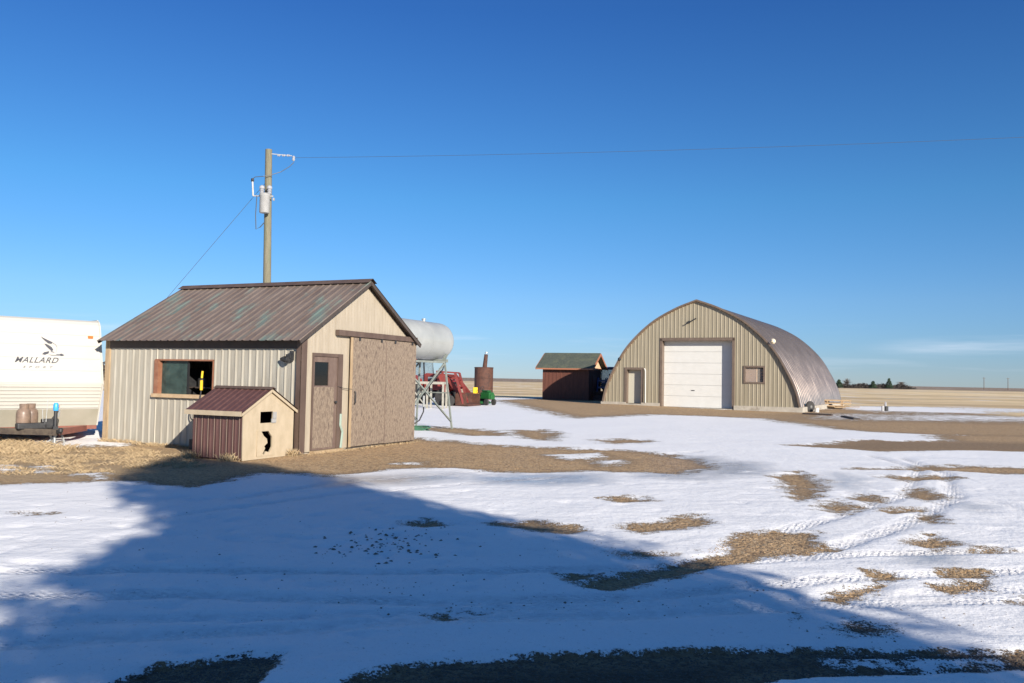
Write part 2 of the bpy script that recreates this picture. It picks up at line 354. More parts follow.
# tracks: driveway running across the yard, and a pair bending off to the right
def groove(pts, half, depth_attr=1.0, world=False):
    q = pts if world else W(pts)
    for a, b in zip(q[:-1], q[1:]):
        a = np.array(a); b = np.array(b); e = b-a; L_ = math.hypot(*e); 
        t = ((px_-a[0])*e[0]+(py_-a[1])*e[1])/(L_*L_); dd = np.abs((px_-a[0])*e[1]-(py_-a[1])*e[0])/L_
        half_ = half*.68; k = np.clip(1.15-dd/half_, 0, 1)*(t > -.02)*(t < 1.02); np.maximum(track, np.clip(k*2, 0, 1)*depth_attr, out=track)
groove([(-60,574),(200,571),(420,574),(640,570),(860,556),(1080,553)], .15)
groove([(-60,600),(200,596),(420,603),(640,600),(860,580),(1080,571)], .17)
groove([(-60,650),(150,640),(420,622),(640,618),(860,606),(1080,602)], .17, .8)
groove([(-60,628),(200,620),(500,612),(700,606),(1080,590)], .14, .6)
groove([(740,545),(830,521),(905,497),(920,470),(870,456)], .16)
groove([(800,560),(900,530),(955,500),(945,474),(900,458)], .17)
groove([(230,500),(330,484),(500,470),(700,452)], .15, .8); groove([(150,520),(330,496),(560,478)], .15, .6)
groove([(1080,530),(1000,505),(900,498)], .15, .5)

snow = 1-np.clip((bare-.35)/.3, 0, 1)
near = np.clip((60-py_)/30, 0, 1)*np.clip((py_+20)/10, 0, 1)
Z = terr(px_, py_)+snow*near*.028
Z += near*snow*(.014*vnoise(px_, py_, 1.6, 1, 3)+.009*vnoise(px_*.6, py_*1.6, .5, 9, 3))
Z += near*.02*vnoise(px_, py_, 5, 4, 2)*np.clip((py_-3)/3, 0, 1)
Z -= track*near*(.010+.016*snow)
# low drift between the trailer and the workshop
dr = np.array(at(88, 437)); Z += .16*np.exp(-(((px_-dr[0])/.75)**2+((py_-dr[1])/.6)**2))
# footprints
for (fx, fy, n_, sp_) in ((70,520,70,2.2),(60,560,40,1.4),(930,500,40,1.3),(560,500,50,2.5),(380,545,40,1.2),(150,610,40,1.6)):
    c_ = at(fx, fy)
    for k in range(n_):
        ax, ay = c_[0]+rng.randn()*sp_*.8, c_[1]+rng.randn()*sp_; th = rng.rand()*3
        idx = np.where((np.abs(px_-ax) < .3) & (np.abs(py_-ay) < .3))[0]
        dx = px_[idx]-ax; dy = py_[idx]-ay; a_ = dx*math.cos(th)+dy*math.sin(th); b2 = -dx*math.sin(th)+dy*math.cos(th)
        Z[idx] -= .022*np.exp(-((a_/.12)**2+(b2/.055)**2))*snow[idx]
me = bpy.data.meshes.new('ground')
me.vertices.add(nx*ny); me.vertices.foreach_set('co', np.stack([px_, py_, Z], 1).ravel())
ii, jj = np.meshgrid(np.arange(nx-1), np.arange(ny-1)); a_ = (jj*nx+ii).ravel()
F = np.stack([a_, a_+1, a_+1+nx, a_+nx], 1)
me.loops.add(F.size); me.loops.foreach_set('vertex_index', F.ravel().astype(np.int32))
me.polygons.add(len(F)); me.polygons.foreach_set('loop_start', np.arange(0, F.size, 4, dtype=np.int32)); me.polygons.foreach_set('loop_total', np.full(len(F), 4, dtype=np.int32))
me.update(calc_edges=True); me.polygons.foreach_set('use_smooth', [True]*len(F))
for nme, arr in (('bare', bare), ('dirt', dirt), ('straw', strw), ('ice', ice), ('track', track), ('field', fieldm), ('wet', wet)):
    at_ = me.attributes.new(nme, 'FLOAT', 'POINT'); at_.data.foreach_set('value', arr.astype(np.float32))
ground = bpy.data.objects.new('ground', me); C.objects.link(ground); tag(ground, 'patchy snow over tan gravel yard running out into stubble fields', kind='structure')

gm = bpy.data.materials.new('snow_and_gravel'); gm.use_nodes = True; n = gm.node_tree; A = n.nodes.new; K = n.links.new
bs = n.nodes['Principled BSDF']; geo = A('ShaderNodeNewGeometry')
def attr(nm): t = A('ShaderNodeAttribute'); t.attribute_name = nm; return t.outputs['Fac']
def noise(sc, det=6, rgh=.6, st=None, src=None):
    t = A('ShaderNodeTexNoise'); t.inputs['Scale'].default_value = sc; t.inputs['Detail'].default_value = det; t.inputs['Roughness'].default_value = rgh
    s_ = src or geo.outputs['Position']
    if st: q = A('ShaderNodeMapping'); q.inputs['Scale'].default_value = st; K(s_, q.inputs[0]); s_ = q.outputs[0]
    K(s_, t.inputs[0]); return t.outputs[0]
def math_(op, a, b=None, c=None, clamp=False):
    t = A('ShaderNodeMath'); t.operation = op; t.use_clamp = clamp
    for i, v_ in enumerate((a, b, c)):
        if v_ is None: continue
        if isinstance(v_, (int, float)): t.inputs[i].default_value = v_
        else: K(v_, t.inputs[i])
    return t.outputs[0]
def rng_(v_, a, b, c=0., d=1.):
    t = A('ShaderNodeMapRange'); K(v_, t.inputs[0])
    for i, q in enumerate((a, b, c, d)): t.inputs[i+1].default_value = q
    return t.outputs[0]
def mixc(f_, a, b):
    t = A('ShaderNodeMixRGB')
    if isinstance(f_, (int, float)): t.inputs[0].default_value = f_
    else: K(f_, t.inputs[0])
    for i, q in ((1, a), (2, b)):
        if isinstance(q, tuple): t.inputs[i].default_value = (*q, 1)
        else: K(q, t.inputs[i])
    return t.outputs[0]
aB, aD, aS, aI, aT, aF = [attr(q) for q in ('bare','dirt','straw','ice','track','field')]
n1 = noise(1.7, 9, .68); n2 = noise(9, 6, .7); n3 = noise(60, 4, .7); nf = noise(.12, 6, .65, (1, .35, 1)); nb = noise(.035, 4, .5, (.4, 2.2, 1))
pert = math_('ADD', math_('MULTIPLY', math_('SUBTRACT', n1, .5), 1.7), math_('MULTIPLY', math_('SUBTRACT', n2, .5), 1.2))
# thin specks of dirt showing through the snow everywhere
edge = math_('MULTIPLY', math_('MULTIPLY', aB, math_('SUBTRACT', 1, aB)), 4)
n4 = noise(58, 3, .7)
pert = math_('ADD', pert, math_('MULTIPLY', math_('SUBTRACT', n4, .5), .9))
bb = math_('ADD', aB, math_('MULTIPLY', pert, math_('ADD', math_('MULTIPLY', edge, .95), .30)))
fpert = math_('MULTIPLY', math_('SUBTRACT', nf, .60), 2.6)            # snow streaks left in the field
fsnow = math_('MULTIPLY', aF, rng_(nf, .54, .64))
thin = math_('MULTIPLY', rng_(noise(.42,5,.62,(1,2.4,1)), .50, .66), math_('SUBTRACT', 1, aF))
bb = math_('ADD', bb, math_('MULTIPLY', thin, math_('ADD', .17, math_('MULTIPLY', math_('SUBTRACT', n4, .5), 1.5))))
snowcov = rng_(bb, .46, .60, 1, 0)
snowcov = math_('MAXIMUM', snowcov, math_('MULTIPLY', fsnow, .55))
# colours
vor = A('ShaderNodeTexVoronoi'); vor.inputs['Scale'].default_value = 55; K(geo.outputs['Position'], vor.inputs[0])
vo2 = A('ShaderNodeTexVoronoi'); vo2.inputs['Scale'].default_value = 24; K(geo.outputs['Position'], vo2.inputs[0])
sep2 = A('ShaderNodeSeparateXYZ'); K(vo2.outputs['Color'], sep2.inputs[0])
sepc = A('ShaderNodeSeparateXYZ'); K(vor.outputs['Color'], sepc.inputs[0])
grav = mixc(rng_(n3, .3, .7), (.45,.28,.13), (.62,.41,.215)); grav = mixc(math_('MULTIPLY', rng_(sepc.outputs[0], .55, 1), .7), grav, (.50,.41,.30)); grav = mixc(math_('MULTIPLY', rng_(sepc.outputs[1], .6, 1), .75), grav, (.11,.075,.05))
grav = mixc(math_('MULTIPLY', rng_(noise(3.2,5,.6), .5, .72), .55), grav, (.27,.18,.105)); grav = mixc(math_('MULTIPLY', rng_(n1, .35, .65), .4), grav, (.60,.385,.185))
grav = mixc(math_('MULTIPLY', rng_(sep2.outputs[0], .62, .8), .6), grav, (.15,.095,.055)); grav = mixc(math_('MULTIPLY', rng_(sep2.outputs[1], .75, .9), .6), grav, (.56,.42,.26))
grav = mixc(math_('MULTIPLY', edge, .45), grav, (.17,.115,.065))
dcol = mixc(rng_(n2, .3, .7), (.21,.14,.085), (.34,.235,.135)); base = mixc(aD, grav, dcol)
scol = mixc(rng_(n2, .35, .65), (.52,.38,.21), (.30,.21,.12)); base = mixc(math_('MULTIPLY', aS, rng_(n1, .35, .6)), base, scol)
sp = A('ShaderNodeSeparateXYZ'); K(geo.outputs['Position'], sp.inputs[0])
fcol = mixc(rng_(nb, .42, .58), (.90,.69,.39), (.60,.43,.235)); fcol = mixc(math_('MULTIPLY', rng_(noise(.9,5,.6,(1,.25,1)), .45, .7), .5), fcol, (.50,.36,.22))
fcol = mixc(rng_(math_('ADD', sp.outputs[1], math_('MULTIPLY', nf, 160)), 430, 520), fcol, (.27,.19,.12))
base = mixc(math_('MULTIPLY', attr('wet'), .9), base, (.055,.040,.030))
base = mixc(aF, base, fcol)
sncol = mixc(math_('MULTIPLY', rng_(noise(.8,6,.6), .45, .75), .35), (.95,.93,.90), (.84,.82,.79))
sncol = mixc(math_('MULTIPLY', aT, rng_(n2, .4, .7)), sncol, (.72,.69,.66))
sncol = mixc(math_('MULTIPLY', rng_(noise(22,3,.75), .64, .72), .7), sncol, (.30,.24,.18)); sncol = mixc(math_('MULTIPLY', rng_(noise(75,2,.7), .55, .75), .45), sncol, (.62,.58,.53))
icef = math_('MULTIPLY', aI, rng_(n1, .26, .46))
top = mixc(math_('MULTIPLY', icef, .85), sncol, (.34,.335,.33))
col = mixc(snowcov, base, top); K(col, bs.inputs['Base Color'])
ro = math_('SUBTRACT', math_('ADD', math_('MULTIPLY', snowcov, -.3), .92), math_('MULTIPLY', icef, .42)); K(ro, bs.inputs['Roughness'])
bs.inputs['Specular IOR Level'].default_value = .3
# relief
wv = A('ShaderNodeTexWave'); wv.wave_type = 'BANDS'; wv.bands_direction = 'X'; wv.inputs['Scale'].default_value = 5.5; wv.inputs['Distortion'].default_value = 4; wv.inputs['Detail'].default_value = 1; wv.inputs['Detail Scale'].default_value = 3
mw = A('ShaderNodeMapping'); mw.inputs['Rotation'].default_value = (0,0,.5); K(geo.outputs['Position'], mw.inputs[0]); K(mw.outputs[0], wv.inputs[0])
wv2 = A('ShaderNodeTexWave'); wv2.wave_type = 'BANDS'; wv2.bands_direction = 'Y'; wv2.inputs['Scale'].default_value = 7; wv2.inputs['Distortion'].default_value = 1.5; K(mw.outputs[0], wv2.inputs[0])
tread = math_('ADD', math_('MULTIPLY', math_('MULTIPLY', wv.outputs['Fac'], wv2.outputs['Fac']), .45), noise(30, 2, .5))
hs = math_('ADD', math_('MULTIPLY', noise(5, 5, .6), .020), math_('MULTIPLY', noise(22, 4, .6), .007))
hs = math_('ADD', hs, math_('MULTIPLY', math_('MULTIPLY', math_('MULTIPLY', aT, rng_(noise(1.3,4,.6), .36, .54)), tread), .019))
hg = math_('ADD', math_('ADD', math_('MULTIPLY', vo2.outputs['Distance'], -.02), math_('MULTIPLY', vor.outputs['Distance'], -.010)), math_('MULTIPLY', n3, .012))
hf = math_('ADD', math_('MULTIPLY', snowcov, .02), math_('ADD', math_('MULTIPLY', snowcov, hs), math_('MULTIPLY', math_('SUBTRACT', 1, snowcov), hg)))
bp = A('ShaderNodeBump'); bp.inputs['Strength'].default_value = .9; bp.inputs['Distance'].default_value = 1; K(hf, bp.inputs['Height']); K(bp.outputs[0], bs.inputs['Normal'])
me.materials.append(gm)

# ------------------------------------------------------------------ workshop shed
YA = R(24.2)
ua = Vector((math.cos(YA), -math.sin(YA), 0)); va = Vector((math.sin(YA), math.cos(YA), 0))
shed = thing('workshop_shed', 'beige ribbed metal workshop with faded brown roof and large weathered sliding door', 'shed', (-4.32, 17.01, 0), -YA)
SL, SW, EH, RH = 5.6, 4.42, 2.45, 3.76      # length, width, eave, ridge
wn = (-4.02, -2.36, 1.15, 1.92)             # window
def flat_fn(z0, z1): return lambda u_, o, k: (u_, -o, z1 if k else z0)
m = MB()
for a, b, z0, z1 in ((-SL, wn[0], .03, EH), (wn[0], wn[1], .03, wn[2]), (wn[0], wn[1], wn[3], EH), (wn[1], 0, .03, EH)):
    m.sheet(flat_fn(z0, z1), a, b, .19, .022, 1, tri=.6)
m.build('side_wall', MT['shedwall'], shed)
top = lambda y: EH+(RH-EH)*(1-abs(y-SW/2)/(SW/2))
m = MB()
dw = (.36, 1.27, .06, 2.04)                 # walk door hole: y0 y1 z0 z1
gf = lambda z0f, z1f: (lambda u_, o, k: (o, u_, z1f(u_) if k else z0f(u_)))
for a, b, z0 in ((0, dw[0], lambda y: .04), (dw[0], dw[1], lambda y: dw[3]), (dw[1], SW/2, lambda y: .04), (SW/2, SW, lambda y: .04)):
    m.sheet(gf(z0, top), a, b, .115, .006, 1, tri=.8)
m.build('gable_wall', MT['shedgable'], shed)
m = MB(); m.sheet(lambda u_, o, k: (u_, SW+o, EH if k else .03), -SL, 0, .19, .022, 1)
for a, b in ((0, SW/2), (SW/2, SW)): m.sheet(lambda u_, o, k: (-SL-o, u_, top(u_) if k else .03), a, b, .19, .022, 1)
m.build('rear_wall', MT['shedwall'], shed)
MB().box(-SL+.05, -.05, .05, SW-.05, .0, .04).build('slab', MT['concrete'], shed)
sl_ = math.hypot(SW/2, RH-EH); OV, OE = .06, .33
for s_ in (0, 1):                            # two roof slopes
    m = MB()
    def rf(u_, o, k, s_=s_):
        t = (1+(OE if s_ == 0 else .10)/sl_)*(1-k)                  # k=1 at the ridge
        y = SW/2*(1-t); z = RH-(RH-EH)*t; ny_, nz_ = -(RH-EH)/sl_, (SW/2)/sl_
        y += ny_*(o+.06); z += nz_*(o+.06)
        return (u_, y if s_ == 0 else SW-y, z)
    m.sheet(rf, -SL-.03, OV+.13, .21, .017, 1, tri=.5)
    m.build('roof_slope', MT['shedroof'], shed)
m = MB()
for s_ in (-1, 1):
    m.add([(-SL-.05, SW/2, RH+.125), (OV+.15, SW/2, RH+.125), (OV+.15, SW/2+s_*.17, RH+.02), (-SL-.05, SW/2+s_*.17, RH+.02)], [(0,1,2,3)])
m.build('ridge_cap', MT['trimbrown'], shed)
for e in (-SL-.02, OV+.10):               # barge boards
    for s_ in (-1, 1):
        a = Vector((e, SW/2, RH+.02)); k = (1+(OE if s_ < 0 else .10)/sl_*.96); b = Vector((e, SW/2+s_*SW/2*k, RH+.02-(RH-EH)*k)); MB().bar(a, b, .03, .075).build('barge_board', MT['fascia'], shed)
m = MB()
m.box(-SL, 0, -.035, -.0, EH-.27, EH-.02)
m.build('eave_shade_board', MT['fascia'], shed)  # dark board carried lower on the wall, standing in for the eave shadow
MB().box(-SL-.05, -SL+.09, -.035, .10, .02, EH-.02).build('corner_board', MT['oldpost'], shed)
MB().box(-.10, .03, -.05, -.022, .02, EH-.02).box(.008, .035, -.05, .13, .02, EH-.02).build('corner_trim', MT['trimbrown'], shed)
MB().box(.002, .03, SW-.08, SW+.03, .02, EH-.02).build('corner_board', MT['trimbrown'], shed)
# window
wf = MB(); a, b, z0, z1 = wn
wf.box(a-.05, a+.07, -.05, .10, z0, z1).box(b-.01, b+.012, -.03, .10, z0, z1).box(a-.05, b+.012, -.03, .10, z1-.02, z1+.015)
wf = wf.build('window', MT['redwood'], shed)
MB().box(a-.08, b+.03, -.09, .10, z0-.07, z0+.01).build('sill', MT['tanwood'], wf)
MB().box(a+.06, a+.88, .07, .078, z0+.01, z1-.02).build('pane', MT['dirtyglass'], wf)
MB().box(a+.85, a+.90, .05, .068, z0+.01, z1-.02).build('mullion', MT['dark'], wf)
# walk door
d = MB(); y0, y1, z0, z1 = dw
for q in ((y0-.03, y0+.02), (y1-.05, y1+.12)): d.box(-.03, .03, q[0], q[1], z0, z1+.07)
d.box(-.03, .03, y0+.02, y1-.05, z1, z1+.07)
fr = d.build('door_frame', MT['trimbrown'], shed)
d = MB(); xx = (-.025, .005)
d.box(*xx, y0+.02, y1-.05, z0, z0+1.36); d.box(*xx, y0+.02, y0+.07, z0+1.36, z1); d.box(*xx, y0+.55, y1-.05, z0+1.36, z1); d.box(*xx, y0+.07, y0+.55, z0+1.86, z1)
dr_ = d.build('walk_door', MT['plydark'], shed)
MB().box(.006, .012, y0+.05, y1-.16, z0+.04, z0+1.33).build('lower_panel', MT['ply'], dr_)
MB().box(-.02, -.012, y0+.07, y0+.55, z0+1.36, z0+1.86).build('pane', MT['glass'], dr_)
MB().lathe([(.02,0),(.03,.03),(.03,.05),(.005,.06)], (.007, y1-.12, z0+1.0), 'x', 10).build('knob', MT['black'], dr_)
MB().box(-.02, .12, y0, y1+.1, .0, .055).build('door_sill', MT['oldpost'], shed)
# sliding door
sdq = MB().box(.045, .075, 1.62, 3.05, .06, 2.50).box(.042, .072, 3.055, 4.44, .05, 2.50).build('sliding_door', MT['ply'], shed)
MB().box(.068, .085, 1.60, 1.68, .05, 2.50).build('edge_strip', MT['oldpost'], sdq)
MB().box(.074, .080, 3.045, 3.06, .08, 2.46).build('panel_seam', MT['plydark'], sdq)
MB().tube([(.10,1.76,1.30),(.13,1.76,1.25),(.13,1.76,1.05),(.10,1.76,1.0)], .012).build('pull_handle', MT['black'], sdq)
MB().box(.02, .11, 1.10, 4.44, 2.52, 2.64).build('door_track', MT['trimbrown'], shed)
for y in (1.9, 2.8, 3.4, 4.2): MB().box(.08, .095, y, y+.06, 2.44, 2.54).build('roller_hanger', MT['black'], shed)
MB().tube([(.03,1.22,1.40),(.06,1.4,1.36),(.09,1.66,1.34)], .006).build('latch_rod', MT['black'], shed)
MB().tube([(.04,1.36,.06),(.05,1.40,.4),(.04,1.33,.55),(.03,1.35,.8)], .028, 6).build('torn_flap', mat('torn_green_trim', (.28,.36,.30), rough=.7), shed)
fl = MB().box(-.30, -.20, -.14, -.04, 1.98, 2.06).box(-.24, -.16, -.10, -.05, 1.93, 2.13)
fl = fl.build('flood_light', MT['black'], shed)
MB().lathe([(.03,0),(.065,.10),(.06,.12)], (-.34,-.15,1.95), 'x', 12).build('lamp_head', MT['black'], fl)
MB().lathe([(.03,0),(.065,.10),(.06,.12)], (-.46,-.10,1.96), 'x', 12).build('lamp_head', MT['black'], fl)
# clutter behind the window
g = thing('storage_rack', 'dark cluttered rack standing inside behind the shed window', 'rack', tuple(Vector((-4.32,17.01,.04))+ua*-3.0+va*.7), -YA)
for x in (-.6, .6): MB().box(x-.03, x+.03, -.2, .2, 0, 1.7).build('upright', MT['black'], g)
for z in (.4, .85, 1.25): MB().box(-.57, .57, -.2, .2, z, z+.03).build('shelf', MT['fascia'], g)
for x, h_, c_ in ((-.35,.25,'blue tin'),(.05,.35,'jug'),(.4,.2,'tin')): MB().lathe([(.11,0),(.11,h_*.8),(.05,h_)], (x, 0, 1.28), 'z', 12).build('can', MT['black'], g)

# ------------------------------------------------------------------ kennel
D = (-5.04, 15.64, 0)
dog = thing('dog_house', 'small dog house with dark brown ribbed side and cream gabled front', 'dog house', D, -YA)
DL, DW, DE, DR = 1.25, 1.42, .95, 1.34
MB().sheet(lambda u_, o, k: (u_, -o, DE if k else .02), -DL, -.0, .155, .012, 1, tri=.5).build('side_wall', MT['dogwall'], dog)
m = MB()
for k in range(8): x = -DL+.035+.155*k+.055; m.box(x-.006, x+.006, -.0175, -.0135, .03, DE-.04)
m.build('rib_edge', MT['dogrib'], dog)
m = MB(); m.box(-DL, 0, DW-.02, DW, .02, DE)
m.add([(-DL,0,.02),(-DL,DW,.02),(-DL,DW,DE),(-DL,DW/2,DR),(-DL,0,DE)], [(0,1,2,3,4)]); m.box(-DL, 0, 0.02, DW-.02, .0, .03)
m.build('rear_wall', MT['dogwall'], dog)
hole1 = [(.45,.69),(.80,.69),(.80,.91),(.45,.91)]
hole2 = [(.48,.54),(.68,.535),(.73,.47),(.79,.42),(.80,.22),(.72,.11),(.62,.14),(.56,.07),(.53,.10),(.60,.20),(.57,.24),(.66,.30),(.64,.38),(.55,.44)]
plate('gable_front', [(-.02,.0),(DW+.02,.0),(DW+.02,DE),(DW/2,DR+.01),(-.02,DE)], [hole1, hole2], .02, lambda a, b, t: (t-.005, a, b), MT['dogcream'], dog)
plate('door_panel', [(.37,.05),(.90,.05),(.90,.55),(.37,.55)], [[(a, min(b, .53)) for a, b in hole2]], .012, lambda a, b, t: (.017+t, a, b), MT['dogcream'], dog)
MB().box(.017, .045, .76, .88, .69, .77).box(.017, .035, .80, .90, .775, .90).build('window_patch', MT['transf'], dog)
for s_ in (0, 1):
    m = MB(); q = math.hypot(DW/2, DR-DE)
    def rf(u_, o, k, s_=s_):
        t = (1+.13/q)*(1-k); y = DW/2*(1-t)-(DR-DE)/q*(o+.025); z = DR-(DR-DE)*t+(DW/2)/q*(o+.025)
        return (u_, y if s_ == 0 else DW-y, z)
    m.sheet(rf, -DL-.12, .09, .15, .014, 1, tri=.5); m.build('roof_slope', MT['dogwall'], dog)
m = MB(); zz = DR+.055; m.add([(x_, DW/2+y_, zz-dz_) for x_ in (-DL-.13, .10) for y_, dz_ in ((-.09,.05),(0,0),(.09,.05),(0,.02))], [(0,1,5,4),(1,2,6,5),(2,3,7,6),(3,0,4,7),(0,3,2,1),(4,5,6,7)]); m.build('ridge_cap', MT['trimbrown'], dog)
MB().box(-DL-.11, .05, -.13, -.10, DE-.11, DE-.02).build('fascia_board', MT['dogcream'], dog)
for s_ in (-1, 1): k = 1+.13/q; m = MB(); m.bar((.06, DW/2, DR-.02), (.06, DW/2+s_*DW/2*k, DR-(DR-DE)*k-.02), .02, .05).build('barge_board', MT['dogcream'], dog)

def loc(o3, x, y, z=0, yaw=YA):
    return (o3[0]+x*math.cos(yaw)+y*math.sin(yaw), o3[1]-x*math.sin(yaw)+y*math.cos(yaw), z)
SH = (-4.32, 17.01)
# shovel leaning on the wall behind the kennel
p = loc(SH, -2.50, -.32); t = thing('ice_scraper', 'long handled scraper with yellow and black grip leaning at shed window', 'scraper', p, -YA)
MB().tube([(-.02,0,.04),(-.10,.22,1.28)], .014).build('shaft', MT['black'], t)
MB().tube([(-.10,.22,1.27),(-.08,.20,1.48)], .030).tube([(-.075,.20,1.53),(-.06,.20,1.68)], .022).build('grip', MT['yellow'], t)
MB().box(-.14, .10, -.03, .0, .0, .22).build('blade', MT['black'], t)
t = thing('metal_hoop', 'small black metal hoop hanging on shed wall beside dog house', 'hoop', loc(SH, -2.78, -.12, .74), -YA)
m = MB(); m.tube([(.10*math.cos(a*math.pi/8), 0, .13*math.sin(a*math.pi/8)) for a in range(17)], .012); m.build('ring', MT['black'], t)

# ------------------------------------------------------------------ hangar
YH = R(28.5)
HO = (16.75, 47.94, 0)
hg_ = thing('arched_metal_building', 'large arched farm building with tan ribbed front and white overhead door', 'building', HO, -YH)
HW = 12.2; cx = -6.1; HD = 19.2
half = [(6.08,.30),(5.86,1.2),(5.38,2.29),(4.46,3.80),(2.98,5.22),(1.42,6.12),(0,6.66)]
def cr_(P_, n_=8):
    out = []
    for i in range(len(P_)-1):
        p0 = P_[max(i-1,0)]; p1 = P_[i]; p2 = P_[i+1]; p3 = P_[i+2] if i+2 < len(P_) else (2*P_[-1][0]-P_[-2][0], 2*P_[-1][1]-P_[-2][1])
        for k in range(n_):
            t = k/n_; out.append(tuple(.5*((2*p1[j])+(-p0[j]+p2[j])*t+(2*p0[j]-5*p1[j]+4*p2[j]-p3[j])*t*t+(-p0[j]+3*p1[j]-3*p2[j]+p3[j])*t**3) for j in (0,1)))
    return out+[P_[-1]]
hp = cr_(half)
arch = [(cx-a, b) for a, b in hp]+[(cx+a, b) for a, b in hp[::-1][1:]]
ax_ = np.array([q[0] for q in arch]); az_ = np.array([q[1] for q in arch])
atop = lambda x: float(np.interp(x, ax_, az_))
BZ = .28
# front wall, cut round door, walk door, window
gd = (-8.42, -3.79, .07, 4.34); pd = (-10.66, -9.62, .22, 2.36); hwn = (-3.16, -2.05, 1.70, 2.60)
segs = [(-12.17, pd[0], BZ), (pd[0], pd[1], pd[3]), (pd[1], gd[0], BZ), (gd[0], gd[1], gd[3]), (gd[1], hwn[0], BZ), (hwn[0], hwn[1], hwn[3]), (hwn[1], -.03, BZ)]
m = MB()
for a, b, z0 in segs: m.sheet(lambda u_, o, k, z0=z0: (u_, -o, max(atop(u_)-.03, z0+.01) if k else z0), a, b, .24, .022, 1, tri=.55)
m.sheet(lambda u_, o, k: (u_, -o, hwn[2] if k else BZ), hwn[0], hwn[1], .24, .022, 1, tri=.55)
m.build('front_wall', MT['hangwall'], hg_)
m = MB(); m.sheet(lambda u_, o, k: (u_, HD+o, max(atop(u_)-.03, BZ+.02) if k else BZ), -12.17, -.03, .24, .03, 1); m.build('rear_wall', MT['hangwall'], hg_)
m = MB(); q = len(arch)-1
nrm = []
for i in range(len(arch)):
    a = arch[max(i-1,0)]; b = arch[min(i+1,q)]; dx, dz = b[0]-a[0], b[1]-a[1]; l_ = math.hypot(dx, dz); nrm.append((-dz/l_, dx/l_))
def af(u_, o, k): x, z = arch[k]; return (x+nrm[k][0]*(o+.03), u_, z+nrm[k][1]*(o+.03))
nu = int((HD+.24)/.60*16)
for i in range(nu+1):
    u_ = -.12+(HD+.24)*i/nu
    for k in range(q+1): m.v.append(af(u_, .125*math.cos(2*math.pi*i/16)-.125, k))
for i in range(nu):
    for k in range(q): a = i*(q+1)+k; m.f.append((a, a+q+1, a+q+2, a+1))
m.build('arched_roof', MT['hangroof'], hg_, smooth=70)
m = MB()
for i in range(q): m.bar((arch[i][0]+nrm[i][0]*.03, -.14, arch[i][1]+nrm[i][1]*.03), (arch[i+1][0]+nrm[i+1][0]*.03, -.14, arch[i+1][1]+nrm[i+1][1]*.03), .07, .10)
m.build('arch_trim', MT['hangtrim'], hg_)
m = MB(); fd = .16
for a, b in ((-12.35, pd[0]), (pd[1], gd[0]), (gd[1], .16)): m.box(a, b, -.12, .05, -.15, BZ)
m.box(pd[0], pd[1], -.12, .05, -.15, .2); m.box(gd[0], gd[1], -.06, .3, -.15, .06)
m.box(-.1, .16, .05, HD+.1, -.15, .3).box(-12.35, -12.1, .05, HD+.1, -.15, .3).box(-12.1, -.1, .3, HD+.05, -.15, .03)
m.build('foundation', MT['concrete'], hg_)
# overhead door
m = MB(); f_ = .13
m.box(gd[0]-.02, gd[0]+f_, -.045, .42, gd[2], gd[3]).box(gd[1]-f_, gd[1]+.02, -.045, .42, gd[2], gd[3]).box(gd[0]-.02, gd[1]+.02, -.045, .42, gd[3]-f_-.02, gd[3]+.04)
m.build('door_frame', MT['hangtrim'], hg_)
m = MB(); npn = 6; hz = (gd[3]-f_-gd[2])/npn
for k in range(npn): m.box(gd[0]+f_, gd[1]-f_, .40, .45, gd[2]+.01+k*hz, gd[2]+(k+1)*hz-.005)
od = m.build('overhead_door', MT['white'], hg_)
MB().box(gd[0]+f_, gd[1]-f_, .43, .44, gd[2], gd[3]-f_).build('panel_joint', MT['white'], od)
MB().box(gd[0]+1.9, gd[0]+2.1, .37, .40, 1.1, 1.14).build('handle', MT['black'], od)
# walk door
m = MB(); m.box(pd[0]-.12, pd[0]+.04, -.05, .40, pd[2], pd[3]).box(pd[1]-.04, pd[1]+.12, -.05, .40, pd[2], pd[3]).box(pd[0]-.12, pd[1]+.12, -.05, .40, pd[3], pd[3]+.14)
m.build('door_frame', MT['hangtrim'], hg_)
wd = MB().box(pd[0]+.04, pd[1]-.04, .30, .34, pd[2], pd[3]).build('walk_door', mat('beige_door', (.50,.47,.38), rough=.5), hg_)
MB().lathe([(.02,0),(.035,.02),(.035,.05),(.005,.06)], (pd[1]-.14, .24, 1.2), 'y', 10).build('knob', MT['black'], wd)
# window with boards stored behind it
m = MB(); a, b, z0, z1 = hwn
m.box(a-.08, a+.03, -.05, .12, z0-.08, z1+.08).box(b-.03, b+.08, -.05, .12, z0-.08, z1+.08).box(a+.03, b-.03, -.05, .12, z1-.02, z1+.08).box(a+.03, b-.03, -.05, .12, z0-.08, z0+.02)
wi = m.build('window', MT['hangtrim'], hg_)
MB().box(a+.03, b-.03, .08, .09, z0+.02, z1-.02).build('pane', mat('clear_glass', (.5,.45,.4), rough=.05, alpha=.25), wi)
MB().box(a+.03, a+.62, .12, .16, z0, z1).build('inner_board', mat('dusty_board', (.42,.27,.18), (.36,.22,.15), 3, rough=.7), wi)
MB().box(a+.62, a+.70, .10, .2, z0, z1).build('pale_stud', mat('pale_stud', (.7,.48,.3), rough=.6), wi)
m = MB()
for k in range(5): m.box(a+.72, b-.05, .3+.03*k, .33+.03*k, z0+.05+.17*k, z0+.12+.17*k)
m.build('inner_shelf', MT['redwood'], wi)
MB().box(a-.1, b+.1, .5, .52, z0-.3, z1+.3).build('inner_backing', MT['dark'], wi)
m = MB(); m.box(-6.62, -6.50, -.10, -.03, 5.30, 5.42); m.bar((-6.75,-.14,5.22), (-6.12,-.14,5.56), .08, .06); m.build('gable_lamp', MT['black'], hg_)
